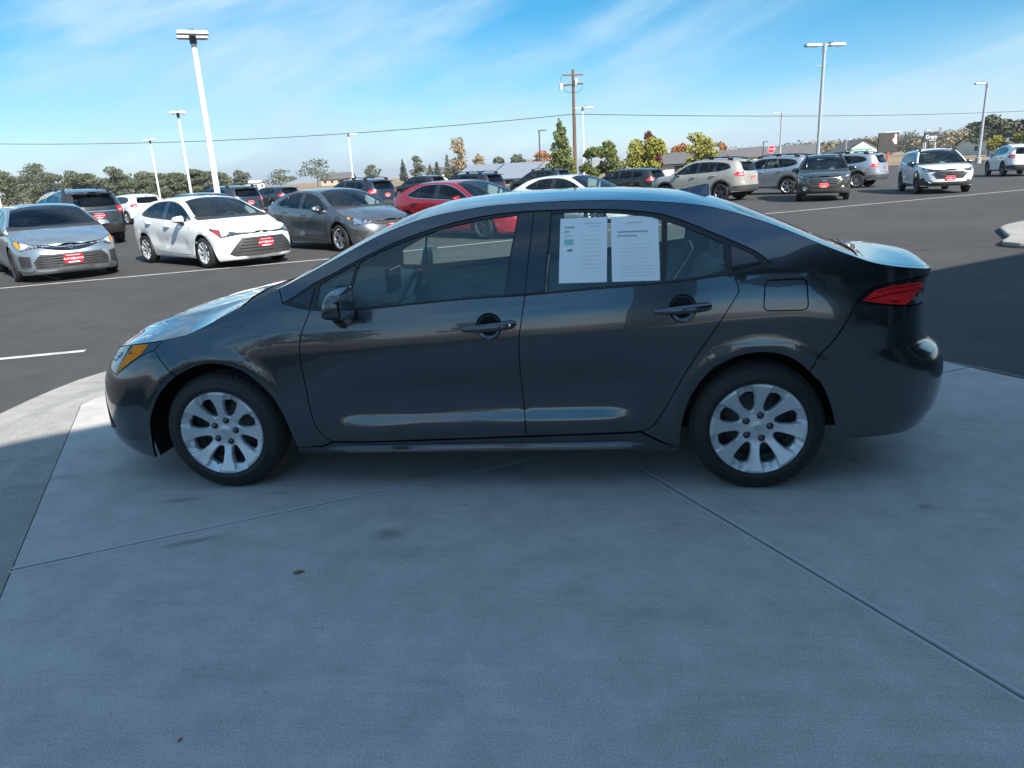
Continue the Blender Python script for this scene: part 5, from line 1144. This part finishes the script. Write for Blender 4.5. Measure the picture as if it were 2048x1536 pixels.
def wire(a,b,sag,label,r=.03,n=28):
    a=Vector(a);b=Vector(b); P=[]
    for i in range(n+1):
        t=i/n; p=a.lerp(b,t); p.z-=sag*4*t*(1-t); P.append(p)
    mb=MB(); mb.tube(P,r,5); o=mb.build('overhead_wire',M_BLACK,smooth=True); tag(o,label,'wire','overhead wires'); return P
A=(-1.9,71.0,6.62)
wire((-88,80,9.2),A,1.35,'overhead wire running left from the utility pole across the sky'); wire(A,(92,138,7.2),.85,'overhead wire running right from the utility pole')
def ring_sign():
    root=empty('stop_sign',(18.9,80.4,LOT),-.2); tag(root,'red octagonal stop sign beyond the silver sport utility','sign')
    oc=[(.40*math.cos(math.radians(22.5+45*i)),.40*math.sin(math.radians(22.5+45*i))) for i in range(8)]
    mb=MB(); mb.prism(oc,-.01,.01,axis='y',o=(0,0,2.5)); b=mb.build('sign_rim',M_WHITE,root)
    mb=MB(); mb.prism([(x*.93,z*.93) for x,z in oc],-.016,-.011,axis='y',o=(0,0,2.5)); mb.build('sign_face',mat('sign_red',(.62,.015,.03),.4),root)
    link('lettering',text_mesh('STOP',.27,M_WHITE),root,(0,-.019,2.5),(math.pi/2,0,0))
    mb=MB(); mb.tube([(0,.03,0),(0,.03,2.8)],.035,6); mb.build('post',M_POLEG,root)
ring_sign()
def billboards():
    root=empty('billboard',(44.0,117.4,LOT),.28); tag(root,'dark brown billboard showing a white bird, right of the silver wagon','billboard')
    w,h,z=3.25,2.75,2.95
    mb=MB(); mb.box((0,.1,z),(w+.12,.16,h+.12)); mb.build('frame',M_BLACK,root)
    bm_=mat('billboard_print',(.040,.026,.019),.6,noise=(1.2,.12,(.018,.015,.014))); mb=MB(); mb.box((0,.0,z),(w,.02,h)); f=mb.build('printed_face',bm_,root)
    mb=MB(); mb.prism([(.95,1.2),(1.25,1.22),(1.33,1.0),(1.28,.6),(1.42,.15),(1.30,-.25),(1.05,-.20),(.85,.10),(.62,.30),(.78,.55),(1.0,.75)],-.02,-.012,axis='y',o=(0,0,z)); mb.build('white_bird_print',M_WHITE,f)
    mb=MB(); mb.prism([(-w/2,-h/2),(w/2,-h/2),(w/2,-.15),(.6,-.35),(-.4,-.25),(-w/2,-.6)],-.016,-.0105,axis='y',o=(0,0,z)); mb.build('dark_hill_print',mat('billboard_dark',(.022,.020,.019),.6),f)
    mb=MB(); mb.box((.5,.1,z+h/2+.16),(2.6,.3,.07)); mb.build('light_bar',M_POLEW,root)
    mb=MB(); mb.tube([(.1,.1,0),(.1,.1,1.6)],.13,8); mb.build('post',mat('post_red',(.55,.05,.02),.5),root)
    root=empty('shop_sign',(55.0,129.6,LOT),.28); tag(root,'dark sign lettered Grace above the roof of the white wagon','sign')
    mb=MB(); mb.box((0,.1,3.6),(2.5,.25,1.55)); mb.build('panel',mat('sign_slate',(.022,.03,.035),.5),root)
    link('lettering',text_mesh('Grace',.85,M_WHITE),root,(0,-.04,3.65),(math.pi/2,0,0)); mb=MB(); mb.box((.25,-.035,3.12),(1.2,.02,.07)); mb.build('small_print',M_WHITE,root)
    for x in(-.9,.9):
        mb=MB(); mb.box((x,.1,1.4),(.2,.2,2.9)); mb.build('post',M_POLEG,root)
billboards()
# ------------------------------------------------------------------ trees
def leafmat(name,c1,c2):
    m=mat(name,c1,.75,noise=(.9,.22,c2)); return m
L_OLIVE=leafmat('leaf_grey_green',(.060,.075,.040),(.105,.115,.065)); L_GREEN=leafmat('leaf_green',(.075,.105,.022),(.15,.17,.035)); L_YEL=leafmat('leaf_yellow_green',(.17,.18,.025),(.30,.27,.04)); L_ORANGE=leafmat('leaf_orange',(.26,.085,.018),(.36,.14,.03)); L_RED=leafmat('leaf_dark_red',(.10,.018,.014),(.17,.03,.02)); L_TAN=leafmat('leaf_dry',(.22,.16,.09),(.30,.23,.13)); L_DARK=leafmat('leaf_dark',(.022,.035,.022),(.045,.06,.035))
M_BARK=mat('bark',(.13,.10,.075),.95,bump=(12,.6))
def crown_mesh(blobs,n,size,seed,m):
    rng=np.random.default_rng(seed); V=[];F=[]; vol=np.array([b[3]*b[4]*b[5] for b in blobs])**.75; cnt=np.maximum(12,(n*vol/vol.sum()).astype(int))
    for (cx,cy,cz,rx,ry,rz),k in zip(blobs,cnt):
        d=rng.normal(size=(k,3)); d/=np.linalg.norm(d,axis=1,keepdims=True); r=rng.uniform(.35,1.08,k)**.5*(1+.18*np.sin(d[:,0]*5+cx*3)*np.sin(d[:,2]*6+cz))
        c=d*r[:,None]*np.array((rx,ry,rz))+np.array((cx,cy,cz))
        a=rng.normal(size=(k,3))+d*.6; a/=np.linalg.norm(a,axis=1,keepdims=True); t=np.cross(a,rng.normal(size=(k,3))); t/=np.linalg.norm(t,axis=1,keepdims=True); b=np.cross(a,t); s=(size*rng.uniform(.6,1.4,k))[:,None]
        o=len(V); V+=list(np.stack([c-t*s,c-b*s*.6,c+t*s,c+b*s*.6],1).reshape(-1,3)); F+=[(o+4*i,o+4*i+1,o+4*i+2,o+4*i+3) for i in range(k)]
    return mesh('crown',V,F,m,False)
def tree(x,y,h,w,m,label,seed,kind='round',n=2600,leaf=.13,group=None,z=-.12,cat='tree',name='tree'):
    rng=np.random.default_rng(seed); root=empty(name,(x,y,z)); tag(root,label,cat,group); bl=[]
    if kind=='cone':
        for i in range(16):
            t=(i+.3)/16; rr=w/2*(1-t)**.8*.80+.12; a=i*2.4; bl.append((rr*.45*math.cos(a),rr*.45*math.sin(a),h*(.10+.90*t),rr*.75,rr*.75,h*.085))
    elif kind=='poplar':
        for i in range(10):
            t=(i+.5)/10; rr=w/2*(.55+.45*math.sin(t*3.0)); bl.append((rng.uniform(-.2,.2)*w,rng.uniform(-.2,.2)*w,h*(.12+.85*t),rr*.8,rr*.8,h*.10))
    else:
        for i in range(15):
            a=rng.uniform(0,6.28); q=rng.uniform(.1,1)**.6; t=rng.uniform(.12 if kind=='bushy' else .28,.88); env=math.sin(min(1,(t-.1)/.85)*math.pi)**.55 if kind!='bushy' else (1-max(0,t-.35))**.8
            bl.append((w*.36*q*env*math.cos(a),w*.36*q*env*math.sin(a),h*t,w*rng.uniform(.13,.22),w*rng.uniform(.13,.22),h*rng.uniform(.08,.15)))
        bl.append((0,0,h*.9,w*.16,w*.16,h*.11))
    cr=crown_mesh(bl,n,leaf,seed,m); link('crown',cr,root)
    mb=MB(); r=max(.05,h*.018); mb.tube([(0,0,0),(.04*h*.3,0,h*.3),(0,.02*h,h*.7),(0,0,h*.92)],[r*1.3,r,r*.6,r*.2],7)
    for i in range(0,len(bl),2):
        b=bl[i]; zz=max(h*.15,b[2]-h*.18); mb.tube([(0,0,zz),(b[0]*.5,b[1]*.5,(zz+b[2])/2+.05*h),(b[0],b[1],b[2])],[r*.5,r*.3,r*.1],5)
    mb.build('trunk',M_BARK,root,True); return root
TG='grey-green trees of the left treeline'
pos=['at the far left end','second','third','fourth','fifth','sixth','seventh','eighth','ninth','tenth','last and rightmost']
spec=[(-113,121,5.2,7),(-106,119.5,6.1,6.5),(-99.7,120.5,7.0,6.2),(-95.2,123,5.6,5),(-91,121.5,5.0,6),(-87.2,123,5.9,5.5),(-83.6,126,4.6,5),(-80.2,127,4.4,5),(-77.2,126,4.3,4.5),(-74.6,128,4.9,4.2),(-71.9,128,4.3,4.5)]
for i,(x,y,h,w) in enumerate(spec):
    tree(x,y,h*1.06,w*1.35,L_OLIVE,('grey-green tree '+pos[i]+' of the left treeline') if i in(0,10) else 'grey-green tree, '+pos[i]+' from the left in the left treeline',20+i,'bushy',n=4600,leaf=.17,group=TG)
for i,(x,y,h,w) in enumerate([(-110,128,5.6,7),(-103,127,6.0,7),(-96.5,129,5.4,7),(-91,130,5.2,6.5),(-86,131,5.3,6.5),(-81.5,133,4.8,6),(-77,134,4.7,6),(-73,134,4.6,5)]):
    tree(x,y,h,w*1.3,L_OLIVE,['leftmost','second from left','third from left','fourth from left','fifth from left','sixth from left','seventh from left','rightmost'][i]+' grey-green tree of the rear row in the left treeline',140+i,'bushy',n=2600,leaf=.2,group='rear row of the left treeline')
tree(-75.4,148,4.9,5.2,L_OLIVE,'lone grey-green tree right of the tallest white lamp post',40,n=1800,leaf=.2); tree(-80,150,2.9,4,L_OLIVE,'low bush left of the lone grey-green tree',41,n=900,leaf=.2)
k=0
for x,y,h,w,m,lb in[(-117,262,7,14,L_OLIVE,'wide low tree behind the sand coloured car'),(-104,266,10,15,L_OLIVE,'broad tree by the farmstead, above the navy wagon'),(-84,270,7,8,L_OLIVE,'small round tree right of the farmstead'),(-57,230,8,5.5,L_OLIVE,'round tree right of the thin white lamp post'),(-38,200,11.5,7,L_TAN,'tall thin-leaved pale tree above the black wagon'),(-33,204,7,6,L_TAN,'dry bush beside the tall pale tree'),(-28,210,6,5,L_OLIVE,'small dark tree, second right of the tall pale tree'),(-23.5,214,6.5,6,L_OLIVE,'dark round tree third right of the tall pale tree'),(-14,190,6.5,8,L_ORANGE,'rusty low tree behind the metal roof shed')]:
    tree(x,y,h,w,m,lb,50+k,n=900,leaf=.34,group='far trees on the horizon'); k+=1
for i,(x,y,h) in enumerate([(-62,232,7),(-53,231,5),(-50.5,230,6),(-47.5,232,8),(-45,231,6.5),(-42.5,232,7.5)]):
    tree(x,y,h,3.6,L_OLIVE if i%2 else L_DARK,'narrow dark conifer among the far houses, '+['first','second','third','fourth','fifth','sixth'][i]+' from the left',70+i,'cone',n=700,leaf=.3,group='far conifers')
tree(-2.75,62,5.6,3.4,L_GREEN,'tall pointed green tree beside the utility pole',80,'cone',6500,.11)
tree(-.15,64.5,3.4,2.6,L_GREEN,'small green tree at the foot of the utility pole',81,'round',2600,.11)
tree(1.3,66,4.0,3.2,L_GREEN,'round green tree just right of the utility pole',82,'round',3600,.11); tree(3.6,61,3.7,2.2,L_YEL,'yellowing tree above the black hatchback roof',83,'poplar',2600,.10); tree(5.1,61,3.9,2.8,L_YEL,'yellow-green tree in front of the dark red one',84,'round',3200,.10)
tree(5.75,76,4.9,1.6,L_RED,'narrow dark red tree between yellow trees',85,'poplar',1800,.12); tree(6.2,75,3.2,1.7,L_RED,'low dark red shrub beside the narrow red tree',86,'round',900,.12); tree(9.7,66.5,4.1,2.7,L_YEL,'yellow-green pear-shaped tree above the greige sport utility',87,'poplar',3600,.11); tree(7.8,58,2.1,1.9,L_YEL,'low yellow-green bush by the greige sport utility windscreen',88,'round',1300,.10)
tree(15.6,136,5.0,6.5,L_ORANGE,'orange tree left of the pear-shaped tree',89,'round',2200,.2); tree(22.0,136,4.9,4.5,L_ORANGE,'orange tree right of the pear-shaped tree',90,'round',1700,.2)
tree(51,100,3.0,3.2,L_YEL,'small yellow tree left of the right-hand lamp post',91,'round',1500,.13); tree(50,88,3.8,6.0,L_YEL,'wide yellow-green tree by the right-hand lamp post',92,'round',3200,.13); tree(77,140,9.5,11,L_DARK,'big dark tree in the upper right corner of the lot',93,'round',4200,.28); tree(70,142,7,9,L_OLIVE,'dark tree behind the right-hand lamp post',94,'round',2600,.28); tree(72.5,128,5.2,6,L_ORANGE,'rusty tree beside the dark tree at the right',95,'round',2200,.2)
# far woods on the slope at the right: one mass
def wood():
    rng=np.random.default_rng(5); bl=[]
    for i in range(330):
        t=rng.uniform(0,1); x=58+150*t+rng.uniform(-6,6); y=330-25*t+rng.uniform(-40,40); h=rng.uniform(3,5.5)*(1+.5*t); bl.append((x,y,h*.5+.8+rng.uniform(0,1+2*t),rng.uniform(2.5,5),rng.uniform(2,4),h*.55))
    for mm,sl in((L_OLIVE,0),(L_TAN,1),(L_DARK,2)):
        o=link('distant_wood',crown_mesh(bl[sl::3],17000,.42,60+sl,mm)); tag(o,['grey-green','dry tan','dark'][sl]+' trees of the distant wood at the right','wood',kind='stuff')
wood()
# ------------------------------------------------------------------ houses and sheds
M_ROOFG=mat('roof_shingle_grey',(.085,.083,.085),.9,noise=(2,.3,(.12,.115,.115))); M_WALLW=mat('house_wall_cream',(.62,.58,.50),.85); M_WALLT=mat('house_wall_tan',(.50,.36,.26),.85); M_METALR=mat('metal_roof',(.30,.33,.37),.45,.4); M_WINDARK=mat('house_window',(.03,.035,.04),.15)
def house(x,y,rz,w,d,wh,rh,label,wall=M_WALLW,roof=M_ROOFG,gable=True,z=-.12,group='houses beyond the lot',cat='house',name='house'):
    root=empty(name,(x,y,z),rz); tag(root,label,cat,group)
    mb=MB(); mb.box((0,0,wh/2),(w,d,wh)); 
    for s in(-1,1): mb.add([(s*w/2,-d/2,wh),(s*w/2,d/2,wh),(s*w/2,0,wh+rh)],[(0,1,2)])
    mb.build('wall',wall,root)
    ov=.5; mb=MB()
    for s in(-1,1):
        mb.add([(-w/2-ov,s*(d/2+ov),wh-ov*rh/(d/2)),(w/2+ov,s*(d/2+ov),wh-ov*rh/(d/2)),(w/2+ov,0,wh+rh+.02),(-w/2-ov,0,wh+rh+.02)],[(0,1,2,3)])
        mb.add([(-w/2-ov,s*(d/2+ov),wh-ov*rh/(d/2)+.18),(w/2+ov,s*(d/2+ov),wh-ov*rh/(d/2)+.18),(w/2+ov,0,wh+rh+.2),(-w/2-ov,0,wh+rh+.2)],[(0,1,2,3)])
    mb.build('roof',roof,root)
    for i in range(int(w//3)):
        mb=MB(); mb.box((-w/2+1.6+i*3,-d/2-.03,wh*.55),(1.1,.08,1.0)); wn=mb.build('window',M_WINDARK,root)
        mb=MB(); mb.box((-w/2+1.6+i*3,-d/2-.05,wh*.55-.55),(1.3,.12,.09)); mb.build('sill',M_WHITE,wn)
    for s in(-1,1):
        mb=MB(); mb.box((s*(w/2+.03),0,wh*.55),(.08,1.3,1.0)); mb.build('window',M_WINDARK,root)
    return root
house(25,192,.08,22,11,2.1,1.9,'long grey-roofed house behind the orange trees',M_WALLW); house(47,205,.05,19,12,2.2,2.3,'grey-roofed house left of the grey lamp post'); house(64,196,1.62,12,9,2.2,2.6,'house with a white gable behind the grey lamp post',M_WALLW)
house(94,186,.3,14,12,2.6,3.4,'dark-roofed house right of the white wagon',M_WALLW); house(112,205,1.3,10,8,3.0,3.4,'house with a tan gable by the right-hand lamp post',M_WALLT,M_ROOFG)
house(-54,262,.1,14,9,2.6,1.8,'far cream house among dark conifers',M_WALLW); house(-30,258,-.1,13,9,2.4,1.9,'far pale house right of the conifers',M_WALLW); house(-108,300,0,12,8,2.6,2.2,'distant tan farmhouse above the navy wagon',M_WALLT,M_ROOFG); house(-130,265,.05,9,5,2.6,.6,'white farm building left of the farmstead',M_WHITE,M_WHITE)
house(10.8,96,.02,10.2,8,1.55,1.25,'low grey-roofed building with pale wall behind the yellow trees',M_WALLW)
def sheds():
    for i,(x,w) in enumerate(((-18.5,5.5),(-12.4,6.0),(-5.6,7.0))):
        root=empty('storage_shed',(x,111,-.12),.12); tag(root,['leftmost','middle','rightmost'][i]+' of three sloping grey metal roofs left of the conifer','shed','metal roof sheds')
        mb=MB(); mb.add([(-w/2-1.2,-4,.6),(w/2-1.2,-4,.6),(w/2+1.6,4,2.9),(-w/2+1.6,4,2.9)],[(0,1,2,3)]); mb.add([(-w/2-1.2,-4,.72),(w/2-1.2,-4,.72),(w/2+1.6,4,3.02),(-w/2+1.6,4,3.02)],[(0,1,2,3)]); mb.build('roof',M_METALR,root)
        for k in range(1,5):
            a=-w/2+k*w/5; mb=MB(); mb.tube([(a-1.2,-4,.78),(a+1.6,4,3.08)],.05,4); mb.build('roof_seam',M_METALR,root)
        mb=MB(); mb.box((.2,.5,.55),(w-.4,5,1.1)); mb.build('wall',M_CLAD,root)
sheds()
def shop():
    root=empty('canopy_building',(56.5,98,-.12),.3); tag(root,'dark flat-roofed building at the right edge of the photo','building')
    mb=MB(); mb.box((3,0,2.95),(14,6,.55)); mb.build('roof',mat('dark_fascia',(.03,.045,.05),.5),root); mb=MB(); mb.box((4,1.5,1.35),(11,3,2.7)); mb.build('wall',M_CLAD,root)
    for i in range(4):
        mb=MB(); mb.box((-.5+i*2.6,-.06,1.4),(2.0,.08,1.9)); mb.build('window',M_WINDARK,root)
    for xx in(-3.3,2,7.5):
        mb=MB(); mb.box((xx,-2.6,1.35),(.3,.3,2.7)); mb.build('column',M_WALLW,root)
    root=empty('filling_canopy',(55,165,-.12),.25); tag(root,'small teal roofed canopy left of the dark billboard','canopy')
    mb=MB(); mb.box((0,0,2.45),(4.6,3,.34)); mb.build('roof',mat('teal_roof',(.01,.30,.27),.5),root)
    for xx in(-2,2):
        mb=MB(); mb.box((xx,0,1.15),(.25,.25,2.3)); mb.build('column',M_WALLW,root)
shop()
# ------------------------------------------------------------------ far hills
def hills():
    rng=np.random.default_rng(3); V=[];F=[]; n=120
    for i in range(n+1):
        t=i/n; a=math.radians(-75+150*t); d=3800+500*math.sin(t*9); h=34+18*math.sin(t*11+1)+9*math.sin(t*31)+5*math.sin(t*73); h*=1.25 if t<.65 else .9
        for k,(dd,hh) in enumerate(((0,-2),(500,h*.45),(1100,h),(2200,h*.9))): V.append(((d+dd)*math.sin(a),(d+dd)*math.cos(a),hh+rng.uniform(-1,1)*k))
    for i in range(n):
        for k in range(3): F.append((i*4+k,i*4+k+1,i*4+5+k,i*4+4+k))
    tag(link('hills',mesh('hills',V,F,mat('dry_hill',(.30,.22,.16),.95,noise=(.004,.3,(.36,.28,.20))),True)),kind='structure')
hills()

# trees across the road behind the camera, seen only as reflections
for i,(x,y,h,w) in enumerate([(-19,-46,7,9),(-29,-52,8,10),(-40,-50,6.5,9),(-10,-55,6,8),(-54,-44,7,9)]):
    tree(x,y,h,w,L_DARK,'dark tree across the road behind the camera, '+['above the door handle','second left','third left','nearest the showroom','farthest left'][i]+' in the door reflection',170+i,'bushy',n=1500,leaf=.3,group='trees behind the camera')
# ------------------------------------------------------------------ haze
def haze():
    m=bpy.data.materials.new('air'); m.use_nodes=True; nt=m.node_tree; nt.nodes.clear(); o=nt.nodes.new('ShaderNodeOutputMaterial'); v=nt.nodes.new('ShaderNodeVolumePrincipled')
    v.inputs['Color'].default_value=(.86,.91,.97,1); v.inputs['Density'].default_value=.00024; v.inputs['Anisotropy'].default_value=.2; nt.links.new(v.outputs[0],o.inputs['Volume'])
    mb=MB(); mb.box((0,0,44.4),(18400,18400,91.2)); h=mb.build('haze',m); tag(h,kind='stuff')
haze()
